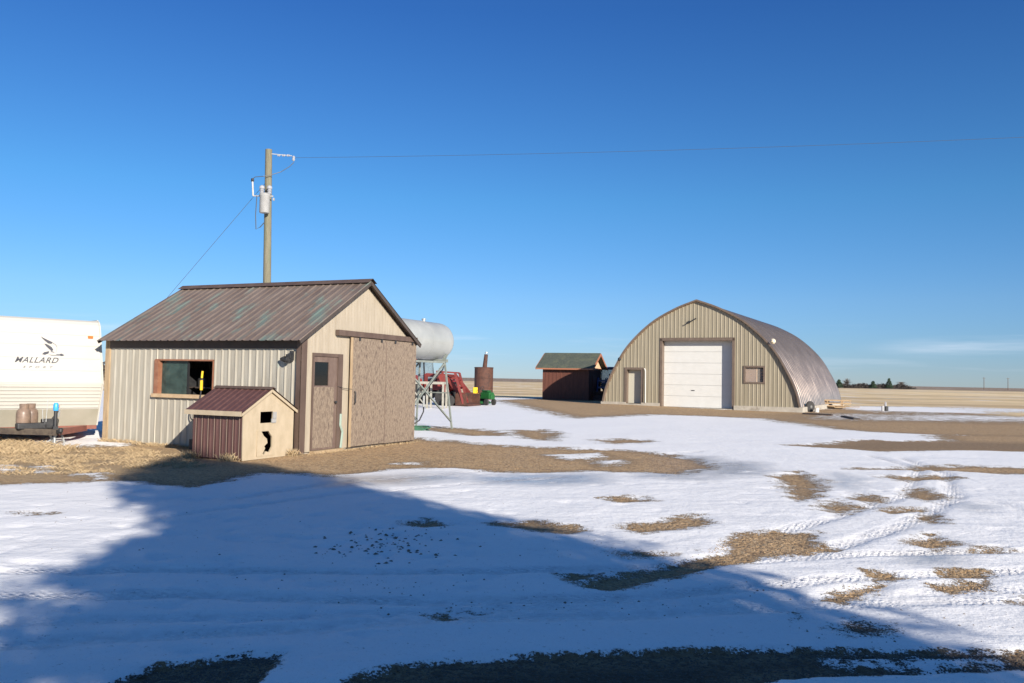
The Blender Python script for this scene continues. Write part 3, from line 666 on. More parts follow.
MB().lathe([(.03,0),(.12,.14),(.11,.17)], (-11.10,-.28,3.02), 'y', 12).box(-11.14,-11.06,-.14,-.03,3.0,3.08).build('wall_lamp', MT['black'], hg_)
MB().lathe([(.05,0),(.16,.12),(.15,.15)], (-1.50,-.36,4.12), 'y', 14).box(-1.56,-1.44,-.22,-.08,4.06,4.16).build('yard_lamp', mat('cream_lamp_housing', (.72,.62,.45), rough=.5), hg_)
m = MB(); m.tube([(-9.32,-.16,.28),(-9.34,-.14,2.30),(-9.42,-.10,2.44)], .035); m.build('vent_pipe', MT['white'], hg_)


# ------------------------------------------------------------------ small red hut
YB = R(22); HUT = (5.72, 61.0, .05)
hut = thing('red_hut', 'small red-brown board hut with green-grey shingled roof', 'hut', HUT, -YB)
UL, UW, UE, UR = 3.62, 3.2, 2.56, 3.49
m = MB(); m.sheet(lambda u_, o, k: (u_, -o, UE if k else 0), -UL, 0, .3, .02, 1, tri=.9).sheet(lambda u_, o, k: (u_, UW+o, UE if k else 0), -UL, 0, .3, .02, 1)
m.sheet(lambda u_, o, k: (o, u_, UE-.12 if k else 0), 0, UW, .3, .02, 1, tri=.9)
m.add([(-UL,0,0),(-UL,UW,0),(-UL,UW,UE),(-UL,UW/2,UR),(-UL,0,UE)], [(0,1,2,3,4)])
m.build('board_wall', MT['hutred'], hut)
m = MB(); m.add([(.01,0,UE-.12),(.01,UW,UE-.12),(.01,UW,UE),(.01,UW/2,UR),(.01,0,UE)], [(0,1,2,3,4)]); m.build('gable_panel', MT['hutcream'], hut)
MB().box(.012, .06, -.03, UW+.03, UE-.22, UE-.08).build('trim_board', MT['huttrim'], hut)
q = math.hypot(UW/2, UR-UE); m = MB(); k_ = 1+.42/q
for s_ in (-1, 1):
    y = UW/2+s_*UW/2*k_; z = UR-(UR-UE)*k_; 
    a = (UW/2, UR+.05); b = (y, z+.05)
    vs_ = [(x_, yy, zz+dz) for x_ in (-UL-.40, .42) for yy, zz in (a, b) for dz in (0, .10)]
    m.add(vs_, [(0,1,3,2),(4,6,7,5),(0,4,5,1),(2,3,7,6),(1,5,7,3),(0,2,6,4)])
m.build('shingled_roof', MT['shingle'], hut)
for e in (-UL-.44, .44):
    for s_ in (-1, 1): MB().bar((e, UW/2, UR+.04), (e, UW/2+s_*UW/2*k_, UR-(UR-UE)*k_+.04), .035, .17).build('barge_board', MT['huttrim'], hut)
m = MB(); y = UW/2-UW/2*k_; m.box(-UL-.42, .42, y-.03, y, UR-(UR-UE)*k_-.02, UR-(UR-UE)*k_+.08); m.build('fascia_board', MT['huttrim'], hut)
MB().box(.03, .06, .9, 1.9, .05, 1.95).build('door', MT['hutred'], hut)

# ------------------------------------------------------------------ tractors
def wheel(parent, x, y, r_, wdt, rim, n_=22):
    o = MB(); o.lathe([(r_*.55,-wdt/2),(r_*.92,-wdt/2),(r_,-wdt/3),(r_,wdt/3),(r_*.92,wdt/2),(r_*.55,wdt/2)], (x,y,r_), 'y', n_)
    for k in range(n_):
        a = 2*math.pi*k/n_; c_, s_ = math.cos(a), math.sin(a); o.bar((x+c_*r_*.99, y-wdt*.45, r_+s_*r_*.99), (x+math.cos(a+.12)*r_*.99, y+wdt*.45, r_+math.sin(a+.12)*r_*.99), .05*r_/.7, .05*r_/.7)
    o = o.build('wheel', MT['rubber'], parent)
    MB().lathe([(r_*.56,-wdt*.3),(r_*.3,-wdt*.1),(r_*.3,wdt*.1),(r_*.56,wdt*.3)], (x,y,r_), 'y', n_).build('rim', rim, o)
def tractor(label, loc_, rz, paint, rim, loader=True, group=None):
    t = thing('tractor', label, 'tractor', loc_, rz, group)
    for s_ in (-1, 1): wheel(t, 0, s_*.80, .78, .42, rim); wheel(t, 2.05, s_*.72, .45, .28, rim)
    MB().box(-.35, 1.0, -.35, .35, .55, .95).box(1.0, 2.45, -.22, .22, .45, .80).build('chassis', MT['black'], t, bevel=.03)
    MB().box(.95, 2.45, -.34, .34, .82, 1.38).build('hood', paint, t, bevel=.07)
    MB().box(2.451, 2.48, -.26, .26, .86, 1.30).build('grille', MT['black'], t)
    for s_ in (-1, 1):
        m = MB(); P_ = [(-.80,1.15),(-.62,1.45),(-.25,1.62),(.30,1.62),(.62,1.40),(.72,1.05)]
        for i in range(5): m.bar((P_[i][0], s_*.78, P_[i][1]), (P_[i+1][0], s_*.78, P_[i+1][1]), .5, .05)
        m.build('fender', paint, t)
    m = MB()
    for x, x2 in ((-.55,-.50),(.85,.72)):
        for s_ in (-1, 1): m.bar((x, s_*.55, 1.0), (x2, s_*.52, 2.42), .06)
    m.bar((-.5,-.52,2.39),(-.5,.52,2.39),.045).bar((.72,-.52,2.39),(.72,.52,2.39),.045).bar((-.5,-.52,2.40),(.72,-.52,2.40),.05).bar((-.5,.52,2.40),(.72,.52,2.40),.05)
    cab = m.build('cab_frame', MT['black'], t)
    MB().box(-.70, .88, -.66, .66, 2.42, 2.58).build('cab_roof', paint, t, bevel=.05)
    m = MB()
    for s_ in (-1, 1): m.box(-.5, .75, s_*.545-.004, s_*.545+.004, 1.25, 2.4)
    m.box(-.535, -.527, -.5, .5, 1.3, 2.4).box(.79, .798, -.5, .5, 1.35, 2.4); m.build('cab_glass', MT['cabglass'], cab)
    MB().box(-.3, .15, -.25, .25, 1.0, 1.15).box(-.38, -.28, -.25, .25, 1.1, 1.7).build('seat', MT['black'], t, bevel=.04)
    MB().tube([(1.35,.2,1.36),(1.35,.2,2.05)], .04).build('exhaust', MT['black'], t)
    if loader:
        for s_ in (-1, 1):
            m = MB(); y = s_*.62
            m.bar((.95,y,.7),(.95,y,1.72),.10,.16); m.bar((.95,y,1.66),(2.15,y,1.60),.09,.20); m.bar((2.12,y,1.66),(3.05,y,.62),.09,.22); m.bar((.98,y,1.05),(2.1,y,1.42),.06)
            m.build('loader_arm', MT['redfade'] if paint is MT['red'] else paint, t)
        m = MB(); m.bar((2.25,-.62,1.50),(2.25,.62,1.50),.10,.14).bar((2.75,-.62,.98),(2.75,.62,.98),.10,.14); m.build('cross_member', MT['redfade'] if paint is MT['red'] else paint, t)
        m = MB(); m.add([(x_, y_, z_) for y_ in (-.88, .88) for x_, z_ in ((2.95,.05),(3.65,.02),(3.60,.10),(3.12,.18),(3.02,.40),(3.12,.72),(2.98,.72),(2.86,.40))],
              [(0,1,2,3,4,5,6,7)[::-1], (8,9,10,11,12,13,14,15)]+[(i, (i+1) % 8, 8+(i+1) % 8, 8+i) for i in range(8)])
        for s_ in (-.90, .86): m.box(2.9, 3.55, s_, s_+.04, .04, .68)
        m.build('bucket', MT['rust'], t)
    return t
tractor('red tractor with cab and front loader behind the fuel tank stand', (-5.35, 46.6, tz(-5.5,46)), R(-22), MT['red'], MT['standwhite'])
tractor('dark blue tractor parked in the shade between red hut and arched building', (7.6, 65.0, tz(7,60)), R(-100), MT['blue'], MT['galv'], loader=True)
# red frame implement standing in front of the loader
t = thing('hay_implement', 'faded red slatted frame implement parked beside the red tractor', 'implement', (-3.40, 45.2, tz(-3.4,45.2)), R(-10))
m = MB()
for y in (-.5, .5): m.bar((-.55,y,1.85),(.25,y,.15),.09,.12).bar((.45,y,1.80),(.95,y,.15),.09,.12).bar((-.55,y,1.85),(.45,y,1.80),.08)
m.build('side_frame', MT['redfade'], t)
m = MB()
for k in range(9):
    f_ = k/8; m.bar((-.55+f_*.8, -.5, 1.85-f_*1.7), (-.55+f_*.8, .5, 1.85-f_*1.7), .10, .10)
for k in range(5): f_ = k/4; m.bar((.45+f_*.5, -.5, 1.8-f_*1.5), (.45+f_*.5, .5, 1.8-f_*1.5), .05)
m.build('slat', MT['red'], t)
MB().box(-.52, -.1, -.45, .45, 1.05, 1.70).build('hopper', MT['redfade'], t)
for s_ in (-1, 1): wheel(t, .2, s_*.62, .3, .16, MT['galv'], 14)
# lawn tractor
lt = thing('lawn_tractor', 'small green riding mower with yellow seat parked before the rusty burner', 'mower', (-1.88, 47.3, tz(-1.9,47.3)), R(-38)); lt.scale = (.78, .85, .92)
for s_ in (-1, 1): wheel(lt, 0, s_*.42, .27, .22, MT['yellow'], 14); wheel(lt, 1.15, s_*.38, .20, .15, MT['yellow'], 14)
MB().box(.45, 1.30, -.26, .26, .38, .80).box(.5, 1.1, -.2, .2, .80, .92).box(1.30, 1.42, -.22, .22, .36, .68).build('hood', MT['green'], lt, bevel=.07)
MB().box(-.30, .45, -.45, .45, .40, .52).box(-.32, .1, -.50, -.26, .52, .64).box(-.32, .1, .26, .50, .52, .64).build('fender', MT['green'], lt, bevel=.03)
MB().box(-.25, .15, -.22, .22, .62, .72).box(-.34, -.22, -.22, .22, .68, 1.08).build('seat', MT['yellow'], lt, bevel=.05)
m = MB(); m.tube([(.55,0,.85),(.40,0,1.02)], .02); m.tube([(.40+.06*math.cos(a*math.pi/6)*.5, .16*math.sin(a*math.pi/6), 1.03+.12*math.cos(a*math.pi/6)) for a in range(13)], .018); m.build('steering_wheel', MT['black'], lt)
MB().lathe([(.5,0),(.52,.06),(.45,.14),(.2,.16)], (.55,0,.10), 'z', 20).build('mower_deck', MT['green'], lt)
# rusty burner
g0 = (-1.95, 58.5, tz(-2.1,58.5)); bu = thing('burn_barrel', 'tall rusty cylindrical burner with thin chimney', 'burner', g0)
MB().lathe([(.66,0),(.66,.8),(.68,.82),(.66,.84),(.66,1.5),(.68,1.52),(.66,1.54),(.66,2.22),(.69,2.23),(.69,2.27),(.62,2.29)], (0,0,0), 'z', 28).build('drum', MT['rust'], bu, smooth=40)
MB().tube([(.05,0,2.25),(.14,0,3.20)], [.16,.13], 12).build('chimney', MT['rust'], bu)
MB().lathe([(.02,0),(.11,.02),(.09,.10),(.03,.12)], (.15,0,3.26), 'z', 12).build('chimney_cap', MT['galv'], bu)

# ------------------------------------------------------------------ fuel tank on stand
TK = Vector((-2.86, 25.9, 0)); ty = YA
ft = thing('elevated_fuel_tank', 'faded white cylindrical fuel tank raised on pale steel legs', 'tank', tuple(TK), -ty)
# local y runs along the tank away from camera; far end near y=+.7
R_ = .60; zc = 2.80
prof = [(.05,-2.62),(.30,-2.58),(.50,-2.50),(.59,-2.40),(.60,-2.34),(.60,1.00),(.59,1.08),(.50,1.19),(.30,1.27),(.05,1.28)]
MB().lathe(prof, (0,0,zc), 'y', 36).build('tank_shell', MT['tankwhite'], ft, smooth=35)
for y in (-1.6, -.2): MB().lathe([(.604,y-.012),(.607,y),(.604,y+.012)], (0,0,zc), 'y', 36).build('weld_seam', MT['tankwhite'], ft)
MB().lathe([(.05,-.1),(.05,.04),(.07,.05),(.07,.08),(.03,.09)], (0,.15,zc+.6), 'z', 12).build('filler_cap', MT['galv'], ft)
MB().tube([(.18,1.12,zc-.42),(.22,1.28,zc-.44),(.22,1.28,zc-.20)], .03).build('valve', MT['black'], ft)
for y in (-2.0, .75):
    m = MB(); m.box(-.55, .55, y-.05, y+.05, zc-.68, zc-.58); 
    for s_ in (-1, 1): m.bar((s_*.42,y,zc-.6),(s_*.52,y,zc-.42),.08)
    m.build('saddle', MT['standgreen'], ft)
for y, ye in ((-2.0,-2.25), (.75,.95)):
    for s_ in (-1, 1): MB().bar((s_*.45,y,zc-.62),(s_*.66,ye,0),.05).build('leg', MT['standgreen'], ft)
m = MB()
def seg(y): return .75+.2*(1-y/2.2)
for s_ in (-1, 1): m.bar((s_*.46,.76,2.12),(s_*.64,-2.2,.25),.045).bar((s_*.46,-2.0,2.12),(s_*.64,.9,.25),.045)
for s_ in (-1, 1): m.bar((s_*.46,.75,2.12),(s_*.46,-2.0,2.12),.06)
m.bar((-.56,.85,1.15),(.56,.85,1.15),.035)
m.build('brace', MT['standgreen'], ft)
ho = MB(); ho.tube([(.22,1.26,zc-.44),(.20,1.1,1.9),(.05,.4,1.3),(-.02,.3,.9),(-.02,.3,.55),(-.10,.2,.28),(-.25,.0,.12)], .022); ho.build('fuel_hose', MT['black'], ft)
MB().tube([(-.02,.3,1.05),(-.02,.3,.70)], .035).build('hose_filter', MT['galv'], ft)
# green hose heap below it
gx, gy = at(427, 431); hh = thing('hose_coil', 'heap of green hose on the snow below the fuel tank', 'hose', (gx-.25, gy, .0))
m = MB()
for k in range(6):
    c0 = (random.uniform(-.45,.35), random.uniform(-.3,.3)); rr = random.uniform(.2,.42)
    m.tube([(c0[0]+rr*1.5*math.cos(a*.5), c0[1]+rr*math.sin(a*.5), .03+.025*k*.6+.02*math.sin(a)) for a in range(14)], .022, 6)
m.build('loop', MT['hose'], hh)
# second, low stand
ws = thing('low_white_stand', 'low dirty white steel stand with cross braced ends behind the fuel tank', 'stand', (-4.15, 41.5, tz(-4.1,41.5)), R(-8))
for x in (-.85, .05, .85):
    for y in (-.4, .4): MB().bar((x,y,0),(x,y,1.22),.09).build('leg', MT['standwhite'], ws)
m = MB(); m.box(-.9,.9,-.45,-.35,1.22,1.34).box(-.9,.9,.35,.45,1.22,1.34).box(-.9,-.8,-.35,.35,1.22,1.34).box(.8,.9,-.35,.35,1.22,1.34); m.build('top_frame', MT['standwhite'], ws)
m = MB(); m.bar((-.85,-.4,.05),(.05,-.4,1.15),.05).bar((-.85,-.45,1.15),(.05,-.45,.05),.05).bar((-.85,.4,.05),(-.85,-.4,1.15),.05); m.build('brace', MT['standwhite'], ws)

# ------------------------------------------------------------------ utility pole and lines
PL = Vector((-9.25, 31, 0)); pole = thing('utility_pole', 'tall weathered wooden power pole with grey transformer rising behind the workshop', 'utility pole', tuple(PL))
# photo's small lean
m = MB(); m.tube([(0,0,-.1),(0,0,4),(-.08,0,8),(-.12,0,10.15)], [.165,.15,.135,.125], 14); m.build('shaft', MT['polewood'], pole, smooth=40)
m = MB(); m.bar((0,-.02,9.98),(.78,-.02,9.92),.03,.03); m.build('bracket_arm', MT['galv'], pole)
for x in (.22, .40, .58): MB().lathe([(.02,0),(.05,.02),(.03,.05),(.05,.08),(.02,.11)], (x,-.02,9.93), 'x', 12).build('insulator', MT['ceramic'], pole)
MB().lathe([(.03,0),(.06,.05),(.04,.10),(.06,.15),(.02,.20)], (.84,-.02,9.72), 'z', 12).build('insulator', MT['ceramic'], pole)
tf = MB().lathe([(.17,0),(.185,.03),(.185,.62),(.20,.64),(.20,.70),(.10,.76)], (-.10,-.36,7.65), 'z', 24).build('transformer', MT['transf'], pole, smooth=40)
for x in (-.22, .06): MB().lathe([(.05,0),(.09,.05),(.06,.09),(.10,.13),(.06,.17),(.10,.22),(.09,.30),(.03,.34)], (x,-.34,8.36), 'z', 12).build('bushing', MT['ceramic'], tf)
MB().box(-.16, .02, -.16, -.10, 7.75, 8.2).build('mounting_bracket', MT['galv'], tf)
m = MB(); m.bar((-.55,-.30,8.30),(.2,-.30,8.30),.04).tube([(-.56,-.3,8.30),(-.60,-.3,8.88)], .035); co_ = m.build('fuse_cutout', MT['transf'], pole)
MB().lathe([(.05,0),(.06,.05),(.05,.12)], (-.60,-.3,8.84), 'z', 10).build('fuse_cap', MT['black'], co_)
m = MB(); m.tube([(.86,-.02,9.68),(.7,-.05,9.50),(.4,-.1,9.28),(.1,-.2,9.15),(-.2,-.3,9.05),(-.5,-.3,9.02),(-.60,-.3,8.95)], .014, 5)
m.tube([(-.40,-.34,8.3),(-.44,-.30,7.6),(-.42,-.26,7.05),(-.28,-.2,7.15),(-.15,-.12,7.35)], .018, 5); m.build('jumper_cable', MT['wire'], pole)
m = MB(); m.box(.10,.16,-.03,.03,8.2,8.3); m.build('bolt', MT['galv'], pole)
a = Vector((PL.x+.86, PL.y-.02, 9.85)); b = Vector((58, 18.0, 11.4)); m = MB()
m.tube([a+(b-a)*(k/30)+Vector((0,0,-1.75*4*(k/30)*(1-k/30)*.45)) for k in range(31)], .006, 5); pw = m.build('power_line', MT['wire']); tag(pw, 'long power line sagging right from the wooden pole', 'power line')
m = MB(); m.tube([(PL.x-.1, PL.y, 9.0), (-16.6, 30.9, -.1)], .008, 5); gw = m.build('guy_wire', MT['wire']); tag(gw, 'thin guy wire slanting down left from the wooden pole', 'guy wire')
p2 = thing('utility_pole', 'next wooden pole of the power line far outside to the right', 'utility pole', (58, 18, 0)); MB().tube([(0,0,-.1),(0,0,11.5)], [.17,.12], 12).build('shaft', MT['polewood'], p2)

# ------------------------------------------------------------------ travel trailer
TR = (-9.81, 19.66, 0); tr = thing('travel_trailer', 'ivory travel trailer with duck emblem and tongue jack, parked beside the workshop', 'travel trailer', TR, R(45))
TW = 2.44
prof = [(0,.36),(-.29,1.33),(.02,2.55),(.08,2.72),(.14,2.79),(.22,2.83),(6.2,2.83),(6.3,2.7),(6.3,.36)]
m = MB()
m.add([(-TW, y, z) for y, z in prof]+[(0, y, z) for y, z in prof], [tuple(range(9)), tuple(range(9,18))[::-1]]+[(i, 9+i, 9+(i+1) % 9, (i+1) % 9) for i in range(9)])
body = m.build('body', MT['trailer'], tr, bevel=.02)
def fy(z): return float(np.interp(z, [q_[1] for q_ in prof[:6]], [q_[0] for q_ in prof[:6]]))
m = MB()
z0, z1 = .36, .75; m.add([(-TW-.004,fy(z0)-.004,z0),(.004,fy(z0)-.004,z0),(.004,fy(z1)-.008,z1),(-TW-.004,fy(z1)-.008,z1)], [(0,1,2,3)])
m.add([(.006,fy(z0)-.004,z0),(.006,6.28,z0),(.006,6.28,z1),(.006,fy(z1)-.008,z1)], [(0,1,2,3)])
m.build('skirt_panel', MT['trailergrey'], tr)
m = MB()                                      # pressed ridges of the metal skin
for z in [.76,.84,.92,1.00,1.08,1.16,1.24,1.34,1.62,1.9,2.2,2.45]:
    d_ = .022 if z < 1.3 else .005; y = fy(z); m.add([(-TW,y,z),(0,y,z),(0,y-d_,z+.022),(-TW,y-d_,z+.022),(0,y,z+.035),(-TW,y,z+.035)], [(0,1,2,3),(3,2,4,5)])
m.build('siding_ridge', MT['trailer'], tr)
m = MB()
for x in (-TW, 0):
    for (ya, za), (yb, zb) in zip(prof[:5], prof[1:6]): m.bar((x,ya-.012,za),(x,yb-.012,zb),.03,.03)
m.bar((0,.22,2.84),(0,6.2,2.84),.03,.03); m.build('edge_moulding', MT['trailer'], tr)
ml = MB().box(-.28, -.17, fy(2.45)-.035, fy(2.45)+.0, 2.40, 2.46).build('marker_light', MT['amber'], tr)
MB().box(-.90, -.87, fy(.83)-.03, fy(.83), .80, .84).build('marker_light', MT['amber'], tr)
MB().box(-TW, 0, -.0, 6.2, .27, .36).build('underframe', MT['rustred'], tr)
def textmesh(s_, size, shear, bold=0.0, spacing=1.0):
    cu = bpy.data.curves.new('t', 'FONT'); cu.body = s_; cu.size = size; cu.shear = shear; cu.offset = bold; cu.space_character = spacing; cu.extrude = .002; cu.align_x = 'LEFT'
    o = bpy.data.objects.new('t', cu); me_ = bpy.data.meshes.new_from_object(o); bpy.data.objects.remove(o); bpy.data.curves.remove(cu); return me_
def put_text(name, s_, x0, x1, z0, hgt, m_, shear=.45, bold=.003, spacing=1.1):
    me_ = textmesh(s_, 1, shear, bold/.15, spacing); xs_ = [v_.co.x for v_ in me_.vertices]; ys_ = [v_.co.y for v_ in me_.vertices]
    ax, bx, ay, by = min(xs_), max(xs_), min(ys_), max(ys_)
    for v_ in me_.vertices:
        x = x0+(v_.co.x-ax)/(bx-ax)*(x1-x0); z = z0+(v_.co.y-ay)/(by-ay)*hgt; v_.co = (x, fy(z)-.012-v_.co.z*.3, z)
    me_.name = name; me_.materials.clear(); me_.materials.append(m_); o = bpy.data.objects.new(name, me_); C.objects.link(o); o.parent = tr
put_text('lettering', 'MALLARD', -1.82, -.93, 1.80, .125, MT['decal'], bold=.0012)
put_text('lettering', 'SPORT', -1.66, -1.05, 1.68, .045, MT['decallight'], .3, .002, 2.2)
def zp(x, y): return (-1.265+(x-573)*.00150, 2.40-(y-150)*.00172)
def decal(polys, m_, name):
    for pl_ in polys:
        q_ = [zp(*k) for k in pl_]
        plate(name, q_, [], .004, lambda a, b, t: (a, fy(b)-.014+t*.5, b), m_, tr)
decal([[(560,150),(600,170),(650,192),(722,222),(705,246),(660,238),(618,208),(585,178)], [(605,243),(640,250),(705,285),(730,325),(705,338),(668,312),(632,278)], [(572,385),(600,358),(672,342),(660,372),(610,392)], [(815,374),(842,370),(880,390),(845,402),(818,398)]], MT['decal'], 'duck_emblem')
decal([[(722,226),(765,250),(785,285),(775,335),(760,370),(772,330),(778,285),(758,255),(720,234)], [(655,385),(700,400),(765,398),(815,398),(815,376),(770,376),(765,388),(700,390)], [(690,330),(735,350),(745,362),(690,352)]], MT['decallight'], 'duck_emblem')
# tongue
m = MB(); m.bar((-1.22,-1.30,.30),(-2.30,.05,.30),.07,.13).build('tongue_beam', MT['dirtyframe'], tr)
m = MB(); m.bar((-1.22,-1.28,.298),(-.22,.05,.29),.07,.126).build('tongue_beam', MT['rustred'], tr)
MB().box(-1.75, -.70, -.52, -.44, .27, .345).build('cross_beam', MT['dirtyframe'], tr)
MB().bar((-1.22,-1.2,.32),(-1.22,-1.5,.32),.07,.07).lathe([(.03,0),(.05,.03),(.05,.09),(.02,.11)], (-1.22,-1.5,.30), 'z', 12).build('coupler', MT['black'], tr)
jk = MB(); jk.tube([(-1.22,-1.12,.32),(-1.22,-1.12,.76)], .038, 12); jk.box(-1.27,-1.17,-1.17,-1.07,.33,.42); jk = jk.build('tongue_jack', MT['black'], tr)
MB().lathe([(.05,0),(.055,.02),(.055,.13),(.035,.17)], (-1.22,-1.12,.76), 'z', 14).build('jack_cap', MT['blueplastic'], jk, smooth=40)
MB().tube([(-1.22,-1.12,.32),(-1.22,-1.12,.03)], .026, 10).box(-1.30,-1.14,-1.20,-1.04,.015,.035).build('jack_foot', MT['galv'], jk)
m = MB(); m.bar((-1.1,-1.0,.28),(-1.32,-.85,.02),.03).bar((-1.0,-.8,.28),(-.96,-.92,.02),.03).bar((-1.3,-1.0,.28),(-1.15,-.85,.02),.03); m.build('stabiliser', MT['galv'], tr)
for x, y in ((-1.68,-.50), (-1.50,-.36)):
    gb = MB().lathe([(.08,0),(.13,.03),(.145,.10),(.145,.28),(.13,.35),(.07,.40)], (x,y,.40), 'z', 20).build('gas_bottle', MT['propane'], tr, smooth=40)
    MB().lathe([(.085,0),(.09,.10),(.07,.10),(.065,.0)], (x,y,.79), 'z', 14).build('collar', MT['propane'], gb)
MB().box(-1.85, -1.25, -.74, -.52, .34, .48).box(-1.34, -1.06, -.74, -.48, .345, .56).build('battery_box', MT['black'], tr, bevel=.03)
MB().tube([(-1.1,-.9,.62),(-1.02,-.7,.74),(-1.0,-.5,.70),(-1.05,-.3,.55)], .014).tube([(-1.30,-.75,.5),(-1.28,-.75,1.0)], .008).tube([(-1.36,-.75,.5),(-1.38,-.75,.78)], .008).build('hitch_cable', MT['galv'], tr)
for y in (3.0, 3.9): 
    for s_ in (-TW+.12, -.14):
        o = MB().lathe([(.20,-.1),(.33,-.1),(.35,-.06),(.35,.06),(.33,.1),(.20,.1)], (s_,y,.35), 'x', 22).build('wheel', MT['rubber'], tr)
# snow block cribbing below trailer omitted: nothing of it shows

# ------------------------------------------------------------------ bits right of the arched building
x, y = at(807, 411.5); t = thing('old_wheel', 'black tyre with white rim lying at the right foot of the arched building', 'wheel', (x+.05, y-.55, .0), R(25)); t.scale = (.8, .8, .8)
MB().lathe([(.22,0),(.36,.0),(.42,.07),(.42,.15),(.36,.22),(.22,.22)], (0,0,.38), 'y', 22).build('tyre', MT['rubber'], t)
MB().lathe([(.22,.04),(.1,.0),(.02,.0)], (0,0,.38), 'y', 18).lathe([(.17,0),(.15,.3),(.16,.32)], (.05,-.5,0), 'z', 16).build('rim', MT['white'], t)
x, y = at(798, 411); 
x, y = at(828, 408.2); t = thing('lumber_pile', 'low pile of orange tan lumber and pallets behind the tyre', 'lumber', (x, y, .0), R(-25))
for k in range(7):
    a_ = random.uniform(-.5,.5); xo = random.uniform(-.6,1.6); MB().bar((xo-.9*math.cos(a_), -.75-.1*k-.9*math.sin(a_), .03+.03*k), (xo+.9*math.cos(a_), -.75-.1*k+.9*math.sin(a_), .10+.02*k), .14, .05).build('loose_board', MT['tanwood'], t)
for lv in range(3):
    m = MB()
    for k in range(6):
        yy = -.6+k*.24+random.uniform(-.03,.03); m.box(-1.2+random.uniform(-.1,.1), 1.2+random.uniform(-.3,.3), yy, yy+.18, .12+lv*.20, .20+lv*.20)
    for xq in (-.9, 0, .9): m.box(xq-.05, xq+.05, -.55, .8, .02+lv*.20, .12+lv*.20)
    m.build('pallet_layer', MT['tanwood'], t)
for i, (a, b, lab) in enumerate((((803,414.3),(832,415.6),'dark plank lying on bare dirt right of the building corner'), ((838,416),(862,421),'second dark plank lying beside the snow, right of the building'))):
    p_ = at(*a); q_ = at(*b); cxy = ((p_[0]+q_[0])/2, (p_[1]+q_[1])/2); ang = math.atan2(q_[1]-p_[1], q_[0]-p_[0]); ln = min(3.0, math.dist(p_, q_))
    o = MB().box(-ln/2, ln/2, -.10, .10, 0, .07).box(-ln/2+.2, ln/2-.3, .12, .26, 0, .05).build('plank', MT['fascia']); o.location = (*cxy, .01); o.rotation_euler = (0,0,ang); tag(o, lab, 'plank', 'planks on the dirt')
x, y = at(886, 411); t = thing('marker_post', 'short white and black marker post standing alone in the field', 'post', (x, y, 0)); t.scale = (.6, .6, .6)
MB().lathe([(.22,0),(.24,.05),(.24,.45),(.14,.52)], (0,0,0), 'z', 14).build('base', MT['black'], t)
MB().lathe([(.12,0),(.11,.40),(.03,.46)], (-.06,0,.52), 'z', 12).build('post', MT['ceramic'], t)
MB().box(-.45,-.22,-.1,.1,0,.55).build('side_plate', MT['ceramic'], t)

# ------------------------------------------------------------------ vegetation
def spruce(name, label, loc_, H, rfun, nwh, nbr, seed, cat='tree', group=None, trunk=.2):
    rd = random.Random(seed); t = thing(name, label, cat, loc_, 0, group)
    MB().tube([(0,0,-.1),(0,0,H*.5),(.03,0,H*.97)], [trunk,trunk*.55,.02], 10).build('trunk', MT['bark'], t)
    m = MB()
    for i in range(nwh):
        f_ = (i+rd.random())/nwh; z = .5+f_*(H-.5); r_ = rfun(z, R(30))
        for k in range(max(4, int(nbr*(r_/3+.25)))):
            a = rd.random()*6.283; r_ = rfun(z, a); lr = r_*rd.uniform(.74,1.02)*(1+.05*math.sin(3*a+z*1.3)+.05*math.sin(5*a-z*2.1)); ca, sa = math.cos(a), math.sin(a)
            steps = max(2, int(lr/.30)); dz = -.10*lr
            for j in range(steps):
                g_ = (j+.6+rd.random()*.5)/steps
                if g_ < .15: continue
                cx_, cy_ = ca*lr*g_, sa*lr*g_; cz_ = z+dz*g_*g_*1.6+rd.uniform(-.06,.06)
                s_ = rd.uniform(.16,.30)*(1-.3*g_)
                for _ in range(2):
                    b_ = a+rd.uniform(-1.1,1.1); ln = s_*rd.uniform(1,1.7); wd_ = s_*.42
                    dx, dy = math.cos(b_), math.sin(b_); zz = rd.uniform(-.25,.12)*ln
                    m.add([(cx_-dy*wd_*.5, cy_+dx*wd_*.5, cz_+rd.uniform(-.08,.08)), (cx_+dy*wd_*.5, cy_-dx*wd_*.5, cz_+rd.uniform(-.08,.08)), (cx_+dx*ln, cy_+dy*ln, cz_+zz)], [(0,1,2)])
    m.build('crown', MT['needles'], t); return t
rf_ = lambda z, a: float(np.interp(z/1.10, [0,1,2.5,4.2,5.5,6.0,6.5,7.0,7.4,8.3,9.1,9.7,10.2], [3,3.9,3.9,3.5,2.9,2.65,2.95,2.9,2.3,1.8,1.65,1.1,.1]))*(1-.36*max(0, -math.cos(a-R(30)))*max(0, 1-abs(z/1.10-7.9)/.75))
spruce('spruce_tree', 'tall dense spruce whose shadow falls across the snowy yard', (9.3, -10.9, 0), 11.2, rf_, 125, 64, 11)

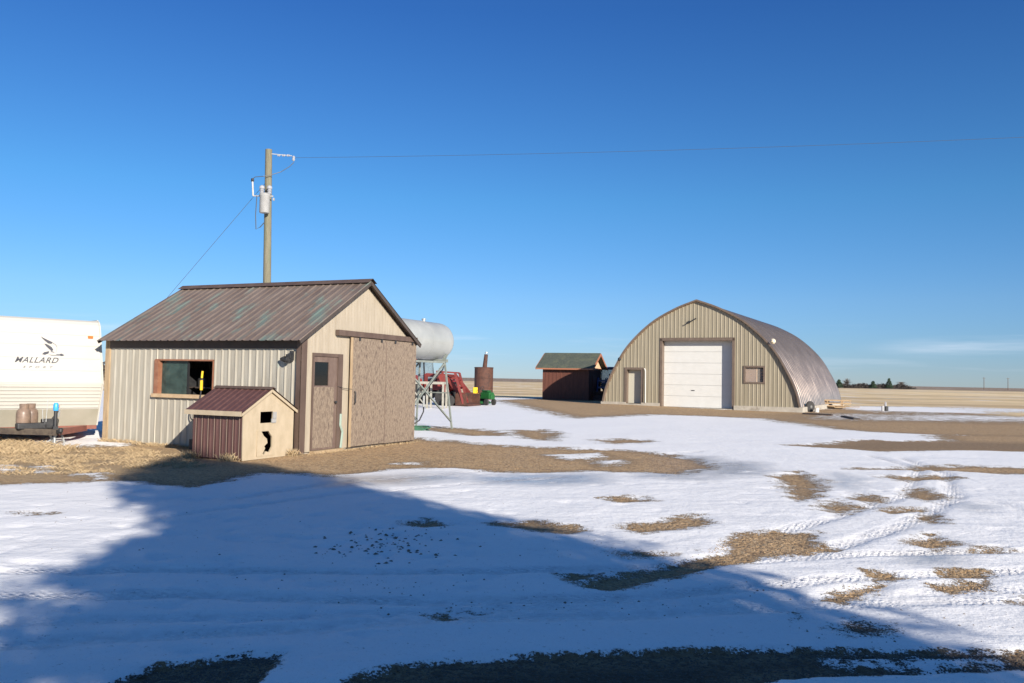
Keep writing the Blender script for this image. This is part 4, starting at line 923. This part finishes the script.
def far_conifer(label, loc_, H, r_, seed):
    rd = random.Random(seed); t = thing('conifer_tree', label, 'tree', loc_)
    MB().tube([(0,0,-.1),(0,0,H*.9)], [.18,.04], 6).build('trunk', MT['bark'], t); m = MB()
    for i in range(900):
        z = H*(.08+.92*rd.random()**1.3); q_ = r_*(1-z/H)**.75*rd.uniform(.55,1.1)+.1; a = rd.random()*6.283; s_ = rd.uniform(.3,.6)
        c_ = (q_*math.cos(a), q_*math.sin(a), z); m.add([(c_[0]+rd.uniform(-s_,s_), c_[1]+rd.uniform(-s_,s_), c_[2]+rd.uniform(-s_,s_)*.7) for _ in range(3)], [(0,1,2)])
    m.build('crown', MT['needles'], t)
def far_round(label, loc_, H, r_, seed):
    rd = random.Random(seed); t = thing('bare_tree', label, 'tree', loc_)
    MB().tube([(0,0,-.1),(0,0,H*.7)], [.2,.06], 6).build('trunk', MT['bark'], t); m = MB()
    for i in range(140):
        a = rd.random()*6.283; e = rd.uniform(.2,1.5); l_ = rd.uniform(.5,1)*r_; z0 = H*rd.uniform(.25,.5)
        m.tube([(0,0,z0), (math.cos(a)*math.cos(e)*l_*.5, math.sin(a)*math.cos(e)*l_*.5, z0+math.sin(e)*l_*.7), (math.cos(a)*math.cos(e)*l_*1.1, math.sin(a)*math.cos(e)*l_*1.1, min(H, z0+math.sin(e)*l_*1.35))], [.08,.06,.03], 3, False)
    m.build('crown', MT['twigs'], t)
def farpos(px, Y_): d_ = ray(px, 386); k = Y_/d_.y; return (d_.x*k, Y_, 0)
far_conifer('taller dark conifer of the pair on the far shelterbelt', farpos(889,440), 5.4, 1.8, 1)
far_conifer('shorter dark conifer left of the taller one on the far shelterbelt', farpos(873,440), 3.8, 1.9, 2)
far_conifer('small conifer at the left end of the far shelterbelt beside the arched building', farpos(839,430), 4.2, 2.0, 5)
far_round('bare rounded tree at the left end of the far shelterbelt', farpos(847,450), 5.2, 3.0, 3)
far_round('low bare rounded tree at the right end of the far shelterbelt', farpos(901,450), 3.8, 3.2, 4)
def belt(name, label, p0, p1, hgt, cnt, seed):
    rd = random.Random(seed); m = MB(); p0 = Vector(p0); p1 = Vector(p1)
    for i in range(cnt):
        f_ = rd.random(); c_ = p0.lerp(p1, f_)+Vector((rd.uniform(-1.5,1.5), rd.uniform(-5,5), 0)); hh_ = hgt*(.75+.25*math.sin(f_*23)+rd.uniform(-.15,.15))*min(1, 6*(1-f_)+.2, 6*f_+.4)
        z = hh_*rd.random(); s_ = .6
        m.add([(c_.x+rd.uniform(-s_,s_), c_.y+rd.uniform(-s_,s_), z+rd.uniform(-s_,s_)*.6) for _ in range(3)], [(0,1,2)])
    o = m.build(name, MT['bush']); tag(o, label, kind='stuff')
belt('shelterbelt', 'dark low shelterbelt of bushes far across the field', farpos(836,445), farpos(911,445), 2.5, 9000, 8)
belt('shelterbelt', 'brown brush line far behind the gap beside the trailer', farpos(60,140), farpos(150,140), 3.0, 5000, 9)
for i, (px, lab) in enumerate(((984,'left one of two distant power poles on the right horizon'), (1008,'right one of two distant power poles on the right horizon'))):
    p = thing('utility_pole', lab, 'utility pole', farpos(px, 640), 0, 'distant power poles'); MB().tube([(0,0,-.2),(0,0,9.5)], [.26,.20], 8).build('shaft', MT['bark'], p); MB().bar((-1.3,0,8.9),(1.3,0,8.9),.18).build('crossarm', MT['bark'], p)

# dry grass, straw and stones
from mathutils import noise as mn
def inpoly(x, y, P_):
    c_ = False; j = len(P_)-1
    for i in range(len(P_)):
        if (P_[i][1] > y) != (P_[j][1] > y) and x < (P_[j][0]-P_[i][0])*(y-P_[i][1])/(P_[j][1]-P_[i][1])+P_[i][0]: c_ = not c_
        j = i
    return c_
def scatter(pp, cnt, rd):
    Wp = W(pp); xs_ = [q_[0] for q_ in Wp]; ys_ = [q_[1] for q_ in Wp]; out = []
    while len(out) < cnt:
        x, y = rd.uniform(min(xs_), max(xs_)), rd.uniform(min(ys_), max(ys_))
        if inpoly(x, y, Wp): out.append((x, y))
    return out
Zg = Z.reshape(ny, nx)
def gz(x, y):
    i = min(nx-2, max(0, int(np.searchsorted(xs, x))-1)); j = min(ny-2, max(0, int(np.searchsorted(ys, y))-1)); return float(Zg[j, i])
rd = random.Random(21); m = MB()
def blade(m, x, y, h_, lean, z=None):
    a = rd.random()*6.283; w_ = rd.uniform(.003,.006); z = gz(x, y) if z is None else z; dx, dy = math.cos(a), math.sin(a); b_ = rd.random()*6.283
    lx, ly = math.cos(b_)*lean*h_, math.sin(b_)*lean*h_
    m.add([(x-dx*w_,y-dy*w_,z-.005),(x+dx*w_,y+dy*w_,z-.005),(x+lx*.4+dx*w_*.7,y+ly*.4+dy*w_*.7,z+h_*.6),(x+lx,y+ly,z+h_)], [(0,1,2),(0,2,3)])
for (x, y) in scatter([(-60,443),(60,449),(130,447),(180,455),(215,466),(150,470),(90,474),(-60,476)], 17000, rd):
    if mn.noise(Vector((x*2.1, y*2.1, 0)))+.6*mn.noise(Vector((x*7, y*7, 5))) < -.02: continue
    blade(m, x, y, rd.uniform(.015,.055), rd.uniform(.5,2.2))
for (x, y) in scatter([(-60,437),(60,446),(80,449),(40,455),(-60,458)], 4200, rd): blade(m, x, y, rd.uniform(.04,.13), rd.uniform(.4,1.8))
for cx0, cy0 in (loc(D, -1.2, -.06)[:2], loc(D, -.25, -.08)[:2], loc(D, .1, 1.3)[:2]):
    for k in range(160): blade(m, cx0+rd.gauss(0,.09), cy0+rd.gauss(0,.05), rd.uniform(.05,.17), rd.uniform(.1,.9))
for k in range(1500):
    q_ = loc(SH, -rd.uniform(.1,5.6), -rd.uniform(.02,.25)); blade(m, q_[0], q_[1], rd.uniform(.03,.10), rd.uniform(.2,1.5))
for k in range(500):
    q_ = loc(SH, .1+rd.uniform(0,.15), rd.uniform(0,4.5)); blade(m, q_[0], q_[1], rd.uniform(.02,.06), rd.uniform(.3,1.5))
tag(m.build('dry_grass', MT['straw']), 'short dry straw and grass around the trailer tongue and shed walls', kind='stuff')
def pebble(m, x, y, s_):
    z = gz(x, y); q_ = [rd.uniform(.6,1.2)*s_ for _ in range(6)]; a = rd.random()*3
    ca, sa = math.cos(a), math.sin(a)
    m.add([(x+ca*q_[0],y+sa*q_[0],z),(x-sa*q_[1],y+ca*q_[1],z),(x-ca*q_[2],y-sa*q_[2],z),(x+sa*q_[3],y-ca*q_[3],z),(x,y,z+q_[4]*.55),(x,y,z-q_[5]*.6)], [(0,1,4),(1,2,4),(2,3,4),(3,0,4),(1,0,5),(2,1,5),(3,2,5),(0,3,5)])
m = MB()
for P_, c_ in ((BARE[2],1200),(BARE[3],250),(BARE[4],180),(BARE[7],180),(BARE[11],150),(BARE[13],280),(BARE[15],240),(DIRT_MAIN,2000)):
    for x, y in scatter(P_, c_, rd):
        if y > 3: pebble(m, x, y, rd.uniform(.004,.010) if rd.random() < .96 else rd.uniform(.010,.02))
m2 = MB()
for P_, c_ in ((BARE[0],1500),(BARE[1],5000)):
    for x, y in scatter(P_, c_, rd):
        if y > 3: pebble(m2, x, y, rd.uniform(.004,.012))
tag(m2.build('wet_gravel', mat('dark_wet_stone', (.05,.04,.033), (.13,.105,.08), 30, rough=.7)), 'dark damp gravel along the near edge of the yard', kind='stuff')
tag(m.build('gravel_stones', MT['stone']), 'loose gravel stones lying in the bare patches of the yard', kind='stuff')
m = MB()
for cx0, cy0, sx, sy, c_ in ((365,545,22,9,110),(410,545,22,9,110),(480,600,60,10,60),(385,585,18,7,30),(640,600,80,12,50),(300,560,60,25,40),(720,600,60,14,40),(215,465,30,6,60),(1000,590,40,20,60),(90,520,60,20,40),(560,540,50,20,50),(880,640,60,12,60)):
    for k in range(c_*2//3):
        x, y = at(cx0+rd.gauss(0,sx), max(470, cy0+rd.gauss(0,sy))); pebble(m, x, y, rd.uniform(.010,.028) if cy0 == 545 else rd.uniform(.005,.014))
tag(m.build('dirt_clods', MT['clod']), 'dark dirt clods scattered on the snow', kind='stuff')
